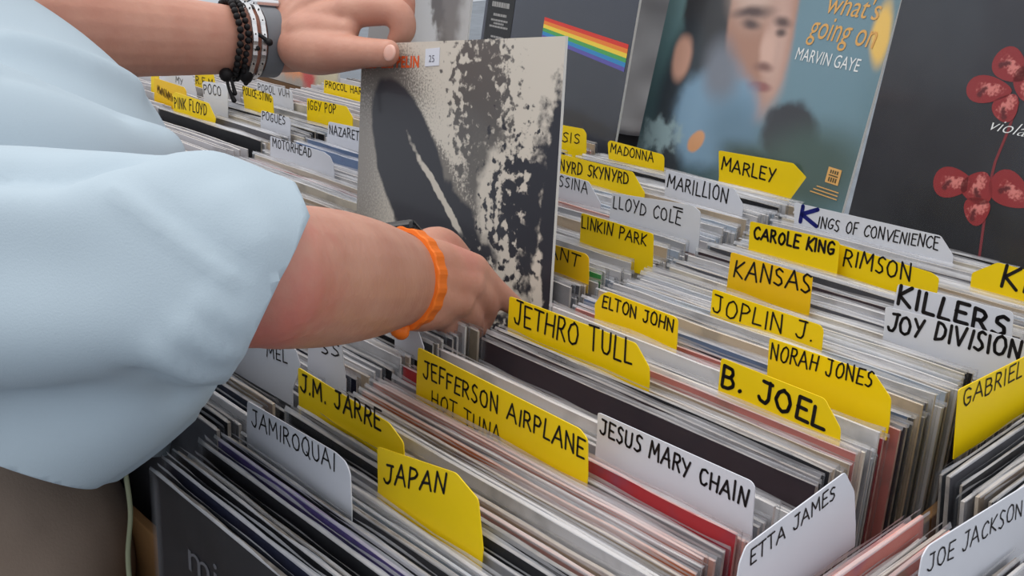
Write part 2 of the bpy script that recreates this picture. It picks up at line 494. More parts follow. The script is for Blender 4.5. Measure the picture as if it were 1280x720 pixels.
# ------------------------------------------------------------------ divider cards
CARDS = [
    ('jam', 'A', 'white', (0.0808, 0.0771, -0.004), 2.14, 5, [(-0.0644, -0.0005), (-0.0626, 0.0258), (0.0446, 0.0316), (0.056, 0.0298), (0.0612, 0.0239), (0.0632, 0.0)], [('JAMIROQUAI', (-0.0563, 0.0095), (0.0456, 0.0187), 0.0117, 0.11)]),
    ('japan', 'A', 'yellow', (0.1795, 0.1112, -0.004), 3.98, 8, [(-0.0491, -0.0011), (-0.0523, 0.025), (0.0212, 0.0372), (0.0415, 0.0289), (0.0492, 0.0)], [('JAPAN', (-0.043, 0.0043), (0.0138, 0.0205), 0.0129, 0.14)]),
    ('jarre', 'A', 'yellow', (0.0584, 0.1314, -0.004), 4.6, 5, [(-0.0611, -0.0011), (-0.0617, 0.0268), (0.0442, 0.0217), (0.0591, 0.0134), (0.0608, -0.0001)], [('J.M. JARRE', (-0.0579, 0.0097), (0.0359, 0.0132), 0.014, 0.14)]),
    ('mel', 'B', 'white', (-0.0663, 0.1292, -0.004), 4.23, 5, [(-0.0554, 0.0009), (-0.053, 0.0198), (0.0299, 0.0367), (0.0489, 0.0338), (0.055, 0.023), (0.0441, -0.0003)], [('MEL', (0.0094, 0.0157), (0.0381, 0.0192), 0.0101, 0.12)]),
    ('ss', 'B', 'white', (-0.0317, 0.1674, -0.004), 4.6, 5, [(-0.025, -0.0033), (-0.0236, 0.0224), (0.0194, 0.0311), (0.0247, 0.0019)], [('SS', (-0.0065, 0.0143), (0.0175, 0.018), 0.0094, 0.14)]),
    ('blue', 'B', 'white', (-0.034, 0.2504, -0.004), 4.6, 5, [(-0.0218, -0.0007), (-0.0202, 0.0163), (-0.0036, 0.0183), (0.0057, 0.0148), (0.0155, -0.0005)], []),
    ('jeff', 'A', 'yellow', (0.1215, 0.212, -0.004), 2.54, 5, [(-0.0893, -0.0007), (-0.0887, 0.0303), (0.0791, 0.0291), (0.0866, 0.0244), (0.0893, -0.0006)], [('JEFFERSON AIRPLANE', (-0.081, 0.0095), (0.0853, 0.0104), 0.0128, 0.13), ('HOT TUNA', (-0.0704, -0.0102), (0.0066, -0.0121), 0.0122, 0.11)]),
    ('jesus', 'A', 'white', (0.2482, 0.251, -0.004), 2.0, 5, [(-0.063, 0.0078), (-0.0643, 0.0228), (0.0601, 0.0259), (0.0633, 0.0236), (0.0662, -0.0098)], [('JESUS MARY CHAIN', (-0.0601, 0.0089), (0.0599, 0.0085), 0.0114, 0.15)]),
    ('jethro', 'A', 'yellow', (0.0738, 0.3344, -0.004), 4.6, 5, [(-0.0765, -0.0019), (-0.0768, 0.0283), (0.0593, 0.0284), (0.0742, 0.013), (0.0756, 0.001)], [('JETHRO TULL', (-0.0694, 0.0068), (0.0575, 0.0107), 0.0189, 0.1)]),
    ('elton', 'A', 'yellow', (0.0701, 0.4074, -0.004), 2.0, 5, [(-0.0459, 0.0003), (-0.0472, 0.0081), (-0.0404, 0.019), (-0.0333, 0.0236), (0.0411, 0.0233), (0.0447, 0.021), (0.046, -0.0003)], [('ELTON JOHN', (-0.0382, 0.0086), (0.0412, 0.0101), 0.0107, 0.15)]),
    ('bjoel', 'A', 'yellow', (0.2416, 0.3731, -0.004), 2.0, 5, [(-0.0515, 0.0004), (-0.0524, 0.0265), (0.0348, 0.0261), (0.0501, 0.0093), (0.0513, -0.0011)], [('B. JOEL', (-0.0493, 0.0057), (0.0379, 0.0044), 0.0153, 0.19)]),
    ('norah', 'A', 'yellow', (0.2488, 0.4226, -0.004), 2.0, 5, [(-0.0513, 0.0001), (-0.0538, 0.0297), (0.0339, 0.031), (0.0493, 0.0176), (0.0514, -0.0001)], [('NORAH JONES', (-0.0507, 0.0143), (0.034, 0.0205), 0.0119, 0.12)]),
    ('joplin', 'A', 'yellow', (0.1476, 0.4823, -0.004), 4.6, 5, [(-0.0539, -0.0001), (-0.0547, 0.024), (0.0497, 0.0217), (0.0528, 0.0183), (0.0539, 0.0001)], [('JOPLIN J.', (-0.0519, 0.0035), (0.0451, 0.0056), 0.0149, 0.11)]),
    ('kansas', 'A', 'amber', (0.1005, 0.5492, -0.004), 2.93, 5, [(-0.0439, -0.0008), (-0.0441, 0.0313), (0.0422, 0.0306), (0.044, 0.0)], [('KANSAS', (-0.0382, 0.0095), (0.0423, 0.0151), 0.0165, 0.12)]),
    ('carole', 'A', 'yellow', (0.053, 0.6521, -0.004), 4.6, 5, [(-0.0501, -0.0017), (-0.0522, 0.0255), (0.0455, 0.028), (0.0485, 0.0255), (0.0502, 0.0001)], [('CAROLE KING', (-0.0459, 0.0087), (0.0444, 0.014), 0.0123, 0.2)]),
    ('rimson', 'A', 'yellow', (0.1405, 0.6682, -0.004), 4.6, 5, [(-0.0841, -0.0041), (-0.0866, 0.0236), (0.0487, 0.0172), (0.0561, 0.0137), (0.0566, 0.0031)], [('RIMSON', (-0.0386, 0.0025), (0.0303, 0.0046), 0.0156, 0.12)]),
    ('kings', 'A', 'white', (0.0789, 0.7478, -0.004), 2.0, 5, [(-0.0899, 0.0013), (-0.0933, 0.0221), (0.0734, 0.0254), (0.0892, 0.0096), (0.0913, -0.003)], [('K', (-0.085, 0.0024), (-0.062, 0.0025), 0.0182, 0.26, 'blue'), ('INGS OF CONVENIENCE', (-0.0609, 0.0019), (0.0737, 0.0113), 0.0119, 0.12)]),
    ('kinks', 'A', 'yellow', (0.2398, 0.7134, -0.004), 4.6, 5, [(-0.0312, -0.0002), (-0.0321, 0.0128), (-0.0117, 0.028), (0.0862, 0.0252), (0.0914, 0.0188), (0.0952, 0.0012)], [('KINKS', (-0.0055, 0.0075), (0.0787, 0.0072), 0.0196, 0.16)]),
    ('killers', 'A', 'white', (0.2426, 0.6107, -0.004), 2.0, 5, [(-0.0514, 0.0018), (-0.0512, 0.0234), (0.047, 0.0279), (0.0495, 0.0253), (0.0531, -0.0014)], [('KILLERS', (-0.0491, 0.0062), (0.0464, 0.0055), 0.0169, 0.2)]),
    ('joyd', 'A', 'white', (0.2667, 0.5589, -0.004), 4.6, 5, [(-0.0517, -0.0001), (-0.0542, 0.024), (0.0538, 0.0285), (0.0582, 0.0246), (0.0612, 0.0006)], [('JOY DIVISION', (-0.0488, 0.0051), (0.0569, 0.0131), 0.0148, 0.17)]),
    ('gabriel', 'E', 'yellow', (0.3438, 0.4829, -0.004), -0.9, 5, [(-0.0485, -0.0), (-0.0482, 0.0378), (0.1182, 0.031), (0.1377, 0.0161), (0.1383, 0.0011)], [('GABRIEL', (-0.0422, 0.0235), (0.0403, 0.0198), 0.0123, 0.12)]),
    ('etta', 'E', 'white', (0.3551, 0.2602, -0.004), 0.68, 5, [(-0.0795, 0.0002), (-0.0735, 0.0257), (-0.0678, 0.0336), (0.0239, 0.0404), (0.0345, 0.0237), (0.0373, -0.0006)], [('ETTA JAMES', (-0.0653, 0.0208), (0.0141, 0.0279), 0.0088, 0.13)]),
    ('joej', 'E', 'white', (0.4249, 0.3313, -0.004), -1.5, 5, [(-0.087, 0.002), (-0.0814, 0.0358), (-0.0759, 0.0399), (0.0428, 0.0346), (0.0571, 0.0201), (0.0617, -0.0033)], [('JOE JACKSON', (-0.0757, 0.0237), (0.0234, 0.0173), 0.0105, 0.1)]),
    ('ant', 'B', 'amber', (-0.0649, 0.459, -0.004), 2.3, 5, [(-0.0644, -0.0011), (-0.0639, 0.0192), (0.0188, 0.0229), (0.0233, 0.0201), (0.0255, -0.0008)], [('PLANT', (-0.0548, 0.009), (0.012, 0.0076), 0.0122, 0.13)]),
    ('linkin', 'B', 'yellow', (-0.0752, 0.5322, -0.004), 4.46, 5, [(-0.048, -0.0009), (-0.0488, 0.03), (0.0445, 0.0294), (0.0458, 0.0265), (0.0481, -0.0008)], [('LINKIN PARK', (-0.0473, 0.0149), (0.0382, 0.0157), 0.0118, 0.13)]),
    ('lloyd', 'B', 'white', (-0.1028, 0.6182, -0.004), 4.6, 5, [(-0.061, -0.0018), (-0.0598, 0.026), (0.0487, 0.0348), (0.0589, 0.0298), (0.0609, 0.0001)], [('LLOYD COLE', (-0.0576, 0.01), (0.0358, 0.0108), 0.0134, 0.11)]),
    ('messina', 'B', 'white', (-0.2357, 0.6296, -0.004), 4.6, 5, [(-0.0651, -0.0017), (-0.0647, 0.0252), (0.0177, 0.0236), (0.0383, 0.0021), (0.0386, -0.0007)], [('MESSINA', (-0.0513, 0.01), (0.0179, 0.0093), 0.0126, 0.11)]),
    ('skynyrd', 'B', 'yellow', (-0.2613, 0.6957, -0.004), 4.6, 5, [(-0.096, 0.0001), (-0.0954, 0.0263), (-0.0701, 0.0241), (0.0483, 0.0233), (0.069, 0.002), (0.0693, -0.0009)], [('NYRD SKYNYRD', (-0.0682, 0.0032), (0.0439, 0.0077), 0.0143, 0.13)]),
    ('madonna', 'B', 'yellow', (-0.2935, 0.7925, -0.004), 2.72, 5, [(-0.0473, -0.0011), (-0.0511, 0.0199), (-0.0472, 0.0233), (0.0421, 0.0208), (0.0458, 0.0173), (0.0475, -0.001)], [('MADONNA', (-0.0454, 0.008), (0.0292, 0.008), 0.0116, 0.14)]),
    ('marillion', 'B', 'white', (-0.1227, 0.7243, -0.004), 2.64, 5, [(-0.0562, -0.001), (-0.0583, 0.0291), (0.0405, 0.0261), (0.0547, 0.0107), (0.0554, -0.0011)], [('MARILLION', (-0.0537, 0.0083), (0.0333, 0.0079), 0.0161, 0.11)]),
    ('marley', 'B', 'yellow', (-0.1206, 0.8344, -0.004), 4.33, 5, [(-0.0643, -0.001), (-0.0694, 0.0317), (0.0361, 0.0349), (0.0616, 0.0177), (0.0646, -0.0009)], [('MARLEY', (-0.0622, 0.0096), (0.0145, 0.0074), 0.0159, 0.14)]),
    ('sis', 'C', 'yellow', (-0.4091, 0.7815, -0.004), 4.6, 5, [(-0.066, -0.0052), (-0.069, 0.0297), (0.0228, 0.0319), (0.0291, 0.0264), (0.0316, 0.0016)], [('OASIS', (-0.0498, 0.0067), (0.0191, 0.0105), 0.0134, 0.12)]),
    ('pink', 'D', 'yellow', (-0.9561, 0.4845, -0.004), 4.6, 5, [(-0.066, -0.0018), (-0.0661, 0.0252), (-0.0578, 0.0302), (0.0462, 0.0272), (0.066, 0.0055), (0.0632, -0.0011)], [('PINK FLOYD', (-0.0614, 0.0053), (0.04, 0.0077), 0.017, 0.12)]),
    ('scrawl', 'L', 'amber', (-1.092, 0.5054, -0.004), 4.6, 5, [(-0.0575, -0.0021), (-0.0538, 0.0323), (0.0465, 0.0294), (0.0538, 0.0239), (0.0543, -0.001)], []),
    ('edge', 'L', 'yellow', (-1.1944, 0.5222, -0.004), 4.6, 5, [(-0.0161, -0.0015), (-0.0116, 0.0396), (0.0142, 0.0386), (0.0158, -0.0014)], []),
    ('my', 'L', 'white', (-1.189, 0.5553, -0.004), 4.6, 5, [(-0.0663, -0.0032), (-0.0395, 0.0273), (0.0628, 0.0343), (0.0765, 0.0019)], []),
    ('rem', 'L', 'yellow', (-1.1246, 0.5831, -0.004), 4.6, 5, [(-0.0354, -0.002), (-0.033, 0.029), (0.0295, 0.034), (0.0405, -0.0)], [('R.E.M', (-0.0316, 0.0111), (0.0281, 0.0134), 0.0127, 0.13)]),
    ('poco', 'D', 'white', (-0.9822, 0.533, -0.004), 2.67, 5, [(-0.0356, -0.0009), (-0.041, 0.0363), (-0.0353, 0.0403), (0.0333, 0.045), (0.0432, 0.0401), (0.0408, -0.0009)], [('POCO', (-0.0368, 0.0199), (0.0217, 0.0244), 0.0158, 0.11)]),
    ('police', 'D', 'yellow', (-0.9044, 0.5706, -0.004), 2.0, 5, [(-0.0462, 0.0004), (-0.0523, 0.0369), (0.0353, 0.0354), (0.0424, 0.0314), (0.0463, -0.0004)], [('POLICE-STING', (-0.0503, 0.0243), (0.0397, 0.0236), 0.0117, 0.14)]),
    ('popol', 'D', 'white', (-0.9746, 0.6434, -0.004), 2.0, 5, [(-0.0692, -0.0001), (-0.0711, 0.0216), (0.0356, 0.0229), (0.043, 0.0187), (0.0477, -0.0016)], [('POPOL VUH', (-0.0662, 0.0072), (0.0354, 0.0097), 0.0124, 0.11)]),
    ('pogues', 'D', 'white', (-0.7969, 0.5419, -0.004), 4.48, 5, [(-0.0422, 0.0005), (-0.0392, 0.0206), (0.034, 0.0208), (0.0391, 0.0145), (0.0377, -0.0012)], [('POGUES', (-0.0375, 0.0074), (0.0253, 0.0087), 0.0123, 0.12)]),
    ('iggy', 'D', 'yellow', (-0.778, 0.623, -0.004), 2.0, 5, [(-0.0631, -0.0011), (-0.0629, 0.0273), (0.0458, 0.0307), (0.0629, 0.0166), (0.0632, -0.0014)], [('IGGY POP', (-0.0595, 0.0096), (0.0181, 0.0155), 0.0138, 0.12)]),
    ('nazareth', 'C', 'white', (-0.6358, 0.5654, -0.004), 2.0, 5, [(-0.0505, 0.0005), (-0.0465, 0.0255), (0.0689, 0.0313), (0.0765, 0.026), (0.0735, -0.0009)], [('NAZARETH', (-0.0443, 0.0086), (0.0412, 0.0121), 0.0127, 0.13)]),
    ('procol', 'D', 'yellow', (-0.952, 0.7515, -0.004), 4.28, 5, [(-0.0499, -0.0014), (-0.0484, 0.0176), (0.0978, 0.0186), (0.1025, 0.0008)], [('PROCOL HARUM', (-0.0451, 0.0048), (0.0851, 0.0063), 0.0112, 0.15)]),
    ('motor', 'C', 'white', (-0.5901, 0.4667, -0.004), 4.6, 5, [(-0.0747, -0.0019), (-0.0739, 0.0247), (0.05, 0.0245), (0.0639, 0.0207), (0.0708, 0.0116), (0.0725, -0.0006)], [('MOTORHEAD', (-0.0684, 0.0113), (0.0234, 0.0129), 0.0122, 0.12)]),
]


SHORT = {
 'jam': 'white card nearest the front',
 'japan': 'front yellow card with five letters',
 'jarre': 'yellow card beside the front white card',
 'jeff': 'long yellow card with two written lines',
 'jesus': 'long white card in the foreground',
 'jethro': 'yellow card the finger touches',
 'elton': 'small yellow card with clipped left corner',
 'bjoel': 'yellow card with boldest lettering',
 'norah': 'yellow card right of the bold one',
 'joplin': 'yellow card ending in a single initial',
 'kansas': 'amber six letter card',
 'carole': 'yellow card overlapping another yellow card',
 'rimson': 'yellow card half hidden by its neighbour',
 'kings': 'longest white card with blue initial',
 'kinks': 'yellow card cut by the right edge',
 'killers': 'white card with thick letters',
 'joyd': 'white card below the thick lettered one',
 'gabriel': 'yellow card slanting up at right',
 'etta': 'white card slanting up at bottom',
 'joej': 'white card in the bottom right corner',
 'ant': 'amber card touching the lifted cover',
 'linkin': 'yellow card before the two word white',
 'lloyd': 'white card with two words, second row',
 'messina': 'white card beside the lifted cover',
 'skynyrd': 'yellow card with slanted end, second row',
 'madonna': 'small yellow card below the grey gap',
 'marillion': 'white card below the face cover',
 'marley': 'yellow card below the face cover',
 'mel': 'white card under the bare forearm',
 'ss': 'white card below the orange strap',
 'blue': 'blank pale card under the pointing hand',
 'sis': 'yellow card below the striped cover',
 'iggy': 'yellow card left of the lifted cover',
 'nazareth': 'white card behind the lifted cover',
 'motor': 'white card nearest above the forearm',
 'pink': 'yellow card closest to the shirt shoulder',
 'poco': 'four letter white card',
 'police': 'yellow card under the bracelet cords',
 'popol': 'white card just under the watch',
 'pogues': 'six letter white card',
 'procol': 'far yellow card below the upper hand',
 'scrawl': 'dull yellow card with brown scrawl',
 'edge': 'narrow yellow card at the shirt edge',
 'my': 'far white card under the upper forearm',
 'rem': 'yellow card with dotted initials',
}
EXTRA = {
 'jam': 'white divider card nearest the front of the stall, rounded right end',
 'japan': 'short yellow divider card at the front with a single five letter word',
 'jarre': 'yellow divider card with two initials, behind the frontmost white card',
 'jeff': 'long yellow divider card with two written lines, the lower half sunk in records',
 'jesus': 'long white divider card with three words in the lower middle',
 'jethro': 'large yellow divider card touched by the pointing index finger',
 'elton': 'small yellow divider card with clipped left corner, behind the card being touched',
 'bjoel': 'yellow divider card with an initial and the thickest black letters, right of centre',
 'norah': 'yellow divider card with clipped right corner, just behind the thick lettered yellow one',
 'joplin': 'yellow divider card whose writing ends in a lone initial and full stop',
 'kansas': 'amber divider card with a single six letter word, square corners',
 'carole': 'yellow divider card with bold small letters, in front of a second yellow card',
 'rimson': 'yellow divider card whose left end hides behind another yellow card',
 'kings': 'longest white divider card, first letter a bold blue capital',
 'kinks': 'yellow divider card cut off by the right edge below the flower cover',
 'killers': 'white divider card with the thickest letters, right side',
 'joyd': 'white divider card with two words, just in front of the thick lettered white one',
 'gabriel': 'yellow divider card set crosswise, slanting up to the right edge',
 'etta': 'white divider card set crosswise at the bottom, slanting up to the right',
 'joej': 'white divider card set crosswise in the bottom right corner',
 'ant': 'amber divider card partly covered by the lifted record cover',
 'linkin': 'yellow divider card with two words in front of a white two word card',
 'lloyd': 'white divider card with two words and a dash above the last letter',
 'messina': 'white divider card with slanted right corner emerging behind the lifted cover',
 'skynyrd': 'yellow divider card with a long slanted right end, right of the lifted cover',
 'madonna': 'small yellow divider card below the gap between striped and face covers',
 'marillion': 'white divider card in front of the face cover',
 'marley': 'yellow divider card standing against the lower edge of the face cover',
 'mel': 'white divider card coming out under the near forearm by the shirt hem',
 'ss': 'white divider card just below the near forearm, left of the orange strap',
 'blue': 'blank pale divider card in the shade under the pointing hand',
 'sis': 'yellow divider card against the striped cover, right of the lifted cover',
 'iggy': 'yellow divider card with rounded end, left of the lifted cover',
 'nazareth': 'white divider card running behind the left edge of the lifted cover',
 'motor': 'white divider card nearest to the sleeve, above the near forearm',
 'pink': 'yellow divider card nearest the shirt shoulder, two words',
 'poco': 'white divider card with a four letter word, behind the yellow one at the shoulder',
 'police': 'yellow divider card hanging just under the bracelet cords',
 'popol': 'white divider card just below the grey watch strap',
 'pogues': 'white divider card with six letters in front of a yellow one below the bracelets',
 'procol': 'farthest yellow divider card, below the hand holding the cover',
 'scrawl': 'dull yellow divider card with illegible brown scrawl by the shirt shoulder',
 'edge': 'narrow strip of a yellow divider card at the edge of the shirt',
 'my': 'white divider card directly under the upper forearm',
 'rem': 'yellow divider card with three dotted initials behind the four letter white one',
}
GROUP_ROW = {'A': 'divider cards in the front row', 'B': 'divider cards in the second row', 'C': 'divider cards in the third row',
             'D': 'divider cards in the fourth row', 'L': 'divider cards in the farthest row', 'E': 'divider cards set crosswise at right'}
for ci, (key, row, col, m, yaw, tilt, poly, texts) in enumerate(CARDS):
    mw = frame_mw(m, yaw+(90 if row == 'E' else 0), tilt)
    pl = list(poly)
    zl = min(q[1] for q in pl)-.014
    x0, x1 = pl[0][0], pl[-1][0]
    outline = [(x0, zl)]+pl+[(x1, zl)]
    # round the corners of the tab a little
    rp = []
    for i, q in enumerate(outline):
        if 2 <= i <= len(outline)-3:
            a, b, d = Vector(outline[i-1]), Vector(q), Vector(outline[i+1])
            k1 = min(.0022, (b-a).length*.4)
            k2 = min(.0022, (d-b).length*.4)
            p1, p2 = b+(a-b).normalized()*k1, b+(d-b).normalized()*k2
            rp += [tuple(p1), tuple((p1+p2+b*2)/4), tuple(p2)]
        else:
            rp.append(q)
    bm = prism(rp, -.0004, .0004)
    c = link('divider_card', mesh_of('divider_card', bm), CARD_M[col], None, mw)
    tag(c, EXTRA[key], 'divider card', GROUP_ROW[row])
    for ti, tx in enumerate(texts):
        me = ink_mesh(tx[0], tx[1], tx[2], tx[3], tx[4], seed=ci*7+ti)
        link('lettering', me, INK_BLUE if len(tx) > 5 else INK, c)
    if key == 'jesus':
        pass
    if key == 'lloyd':
        bm = bmesh.new()
        x, z = texts[0][2]
        add_box(bm, x-.012, x+.001, -.0007, -.00045, z+.0165, z+.0182)
        link('lettering', mesh_of('lettering', bm), INK, c)
    if key == 'scrawl':
        me = ink_mesh('MWNUWMWNUW', (-.045, .008), (.034, -.004), .013, .12, seed=5)
        link('lettering', me, INK_BROWN, c)
    if key == 'my':
        me = ink_mesh('MY', (.005, .012), (.03, .01), .011, .12, seed=5)
        link('lettering', me, INK, c)
    if key == 'rem':
        pass

# ------------------------------------------------------------------ records
S = .3145
def sleeve_mesh(seed, th):
    """cardboard sleeve with a slightly bellied body, folded spine at one end and open mouth at the other"""
    rr = random.Random(seed)
    bm = bmesh.new()
    nx, nz = 10, 6
    def half(x, z):
        k = 1-abs(2*x/S)**4*.5
        return th/2*(.55+.45*k*(1-abs(2*z/S-1)**6*.6))
    grid = {}
    wob = [rr.uniform(-.0004, .0004) for _ in range(nx+1)]
    tops = [rr.uniform(-.0006, .0006) for _ in range(nx+1)]
    for i in range(nx+1):
        x = -S/2+S*i/nx
        for k in range(nz+1):
            z = S*k/nz+(tops[i] if k == nz else 0)
            for s in (-1, 1):
                grid[i, k, s] = bm.verts.new((x, wob[i]*k/nz+s*half(x, S*k/nz), z))
    for i in range(nx):
        for k in range(nz):
            for s in (-1, 1):
                bm.faces.new((grid[i, k, s], grid[i+1, k, s], grid[i+1, k+1, s], grid[i, k+1, s]))
        for k in (0, nz):
            f_ = bm.faces.new((grid[i, k, -1], grid[i+1, k, -1], grid[i+1, k, 1], grid[i, k, 1]))
            f_.material_index = 1
    for k in range(nz):
        for i in (0, nx):
            f_ = bm.faces.new((grid[i, k, -1], grid[i, k+1, -1], grid[i, k+1, 1], grid[i, k, 1]))
            f_.material_index = 1
    me = mesh_of('sleeve', bm)
    me.materials.append(JACKET)
    me.materials.append(EDGE)
    return me

def film_mesh(seed, th):
    """clear outer sleeve: open-topped bag with a crinkled lip standing a few millimetres above the card"""
    rr = random.Random(seed)
    bm = bmesh.new()
    nx = 22
    zs = [0, .10, .22, .29, .309, S+.001, S+rr.uniform(.0026, .0046)]
    W_ = S/2+.0025
    rows = {}
    ph = rr.uniform(0, 9)
    for s in (-1, 1):
        for i in range(nx+1):
            x = -W_+2*W_*i/nx
            for k, z in enumerate(zs):
                lip = max(0, (z-.29)/.03)
                y = s*(th/2+.0013)*(1-.35*lip*(k == len(zs)-1))
                y += (k == len(zs)-1)*.0011*mnoise.noise(Vector((x*26+ph, s*.3+seed, z*30)))*2
                zz = z+(0.0018*mnoise.noise(Vector((x*22, seed*1.7, s*2.0+ph))) if k == len(zs)-1 else 0)
                rows[s, i, k] = bm.verts.new((x, y, zz))
    for s in (-1, 1):
        for i in range(nx):
            for k in range(len(zs)-1):
                f_ = bm.faces.new((rows[s, i, k], rows[s, i+1, k], rows[s, i+1, k+1], rows[s, i, k+1]))
                f_.material_index = 1 if k == len(zs)-2 else 0
    for k in range(len(zs)-1):
        for i in (0, nx):
            bm.faces.new((rows[-1, i, k], rows[-1, i, k+1], rows[1, i, k+1], rows[1, i, k]))
    me = mesh_of('plastic_sleeve', bm, True)
    me.materials.append(FILM)
    me.materials.append(FILM_LIP)
    return me

SLEEVES = [sleeve_mesh(i, .0026+.0005*(i % 4)) for i in range(8)]
FILMS = [film_mesh(i, .0026+.0005*(i % 4)) for i in range(8)]
RC = 0
def record(mw, colr, label, group, films=True, rnd=random):
    global RC
    k = rnd.randrange(8)
    r_ = bpy.data.objects.new('record_sleeve', SLEEVES[k])
    COL.objects.link(r_)
    r_.matrix_world = mw
    r_.color = (*colr, 1)
    tag(r_, label, 'record', group)
    if films:
        f_ = bpy.data.objects.new('plastic_sleeve', FILMS[k])
        COL.objects.link(f_)
        f_.parent = r_
    RC += 1
    return r_

CN = {
 'black': (22, 22, 27), 'navy': (26, 30, 56), 'purple': (84, 72, 128), 'white': (206, 205, 208), 'cream': (204, 196, 182),
 'grey': (150, 151, 156), 'dark grey': (82, 82, 88), 'beige': (186, 168, 146), 'pink': (206, 152, 142), 'red': (176, 46, 52),
 'dark brown': (58, 44, 50), 'blue': (104, 124, 158), 'pale blue': (172, 184, 200), 'green': (46, 150, 72), 'orange': (204, 120, 80), 'salmon': (206, 128, 120),
}
def pick(rr, pal):
    names = list(pal)
    return rr.choices(names, [pal[n_] for n_ in names])[0]

PALE = {'white': 11, 'cream': 4, 'grey': 3, 'pale blue': 3.5, 'beige': 3, 'dark grey': 2, 'black': 2.4, 'pink': 1.2, 'blue': 1.2, 'dark brown': 1.2, 'red': .5, 'salmon': .5}
FRONT = {'black': 9, 'navy': 2, 'dark grey': 1}
MIX1 = {'black': 3, 'grey': 3, 'white': 4, 'dark grey': 3, 'pale blue': 1}
WARM = {'pink': 4, 'beige': 4, 'white': 5, 'grey': 3, 'cream': 3, 'dark grey': 1, 'salmon': 1.5, 'orange': .7}
REDS = {'red': 1, 'salmon': 3, 'white': 3, 'pink': 2, 'dark brown': 1, 'grey': 2}
DARKS = {'dark brown': 5, 'black': 3, 'dark grey': 2}
ENDS = {'white': 5, 'grey': 4, 'black': 5, 'dark grey': 3, 'blue': 1.5, 'red': 1, 'beige': 2, 'navy': 1}

def card_stations(rows, Xc):
    st = []
    for (key, row, col, m, yaw, tilt, poly, texts) in CARDS:
        if row in rows:
            c, s = math.cos(R(RW)), math.sin(R(RW))
            X, Y = m[0]*c+m[1]*s, -m[0]*s+m[1]*c
            st.append((Y+(Xc-X)*math.tan(R(yaw-RW)), key))
    return sorted(st)

def fill_row(rr, X0, Y0, Y1, stations, palette, pitch, group, place, zfun=None, special=()):
    """records from Y0 to Y1, leaving a slot at every divider card"""
    cuts = [(Y0, None)]+[s_ for s_ in stations if Y0 < s_[0] < Y1]+[(Y1, None)]
    n_done = []
    for (ya, key), (yb, key2) in zip(cuts, cuts[1:]):
        ga, gb = ya+(.0030 if key else 0), yb-(.0030 if key2 else 0)
        if gb-ga < .004: continue
        pt = pitch((ga+gb)/2)
        n = max(1, round((gb-ga)/pt))
        step = (gb-ga)/n
        for k in range(n):
            Y = ga+step*(k+.5)+rr.uniform(-.1, .1)*step
            nm = None
            for (sa, sb, sname) in special:
                if sa <= Y < sb: nm = sname
            nm = nm or pick(rr, palette(Y))
            base = CN[nm]
            v = rr.uniform(.9, 1.1)
            colr = srgb(*[min(235, ch*v) for ch in base])
            if key:
                lab = f'{nm} record sleeve, number {k+1} behind the {SHORT[key]}'
            elif key2:
                lab = f'{nm} record sleeve, number {n-k} in front of the {SHORT[key2]}'
            else:
                lab = f'{nm} record sleeve, number {k+1} of its bundle in the {group[11:]}'
            z = (zfun(Y) if zfun else 0)+rr.gauss(-.011, .0048)
            z = min(z, -.003)
            n_done.append(place(Y, z, nm, colr, lab, group))
    return n_done

TILT = 5.0
def place_row(Xc, rr, tilt=lambda Y: TILT, films=True):
    def pl(Y, z, nm, colr, lab, group):
        tl = tilt(Y)
        L_ = S*math.cos(R(tl))
        off = S*math.sin(R(tl))
        base = RF(Xc+rr.gauss(0, .0025), Y-off, z-L_)
        return record(frame_mw(base, RW+rr.gauss(0, .12), tl), colr, lab, group, films, rr)
    return pl

def place_cross(yc, rr, films=True):
    def pl(X, z, nm, colr, lab, group):
        off = S*math.sin(R(TILT))
        base = Vector((X+off, yc+rr.gauss(0, .003), z-S*math.cos(R(TILT))))
        return record(frame_mw(base, 90+rr.gauss(0, .15), TILT), colr, lab, group, films, rr)
    return pl

# front row
rr = random.Random(11)
def palA(Y):
    if Y < .066: return FRONT
    if Y < .127: return MIX1
    if Y < .195: return WARM
    if Y < .236: return REDS if Y > .207 else WARM
    if Y < .285: return PALE
    if Y < .33: return {'dark brown': 3, 'black': 1} if .299 <= Y < .318 else PALE
    return PALE
def zA(Y):
    if .262 < Y < .299: return -.020
    if .299 <= Y < .318: return .004
    if Y < .066: return .008
    return 0
fill_row(rr, 0, .004, .80, card_stations('A', .17), palA, lambda Y: .0092 if Y < .066 else .0066, 'records in the front row',
         place_row(.170, rr), zA, [(.052, .060, 'purple'), (.392, .399, 'red'), (.352, .357, 'salmon'), (.425, .430, 'blue'), (.50, .505, 'blue'), (.552, .562, 'dark grey'), (.577, .583, 'blue')])
# second row: front bundle, then the gap the cover was lifted from, then the rear bundle
rr = random.Random(12)
fill_row(rr, 0, .064, .318, card_stations('B', -.17), lambda Y: ENDS, lambda Y: .0088, 'records in the second row',
         place_row(-.1685, rr), lambda Y: -.001)
fill_row(rr, 0, .430, .836, card_stations('B', -.17), lambda Y: PALE, lambda Y: .0078, 'records in the second row',
         place_row(-.1685, rr), None, [(.478, .486, 'green')])
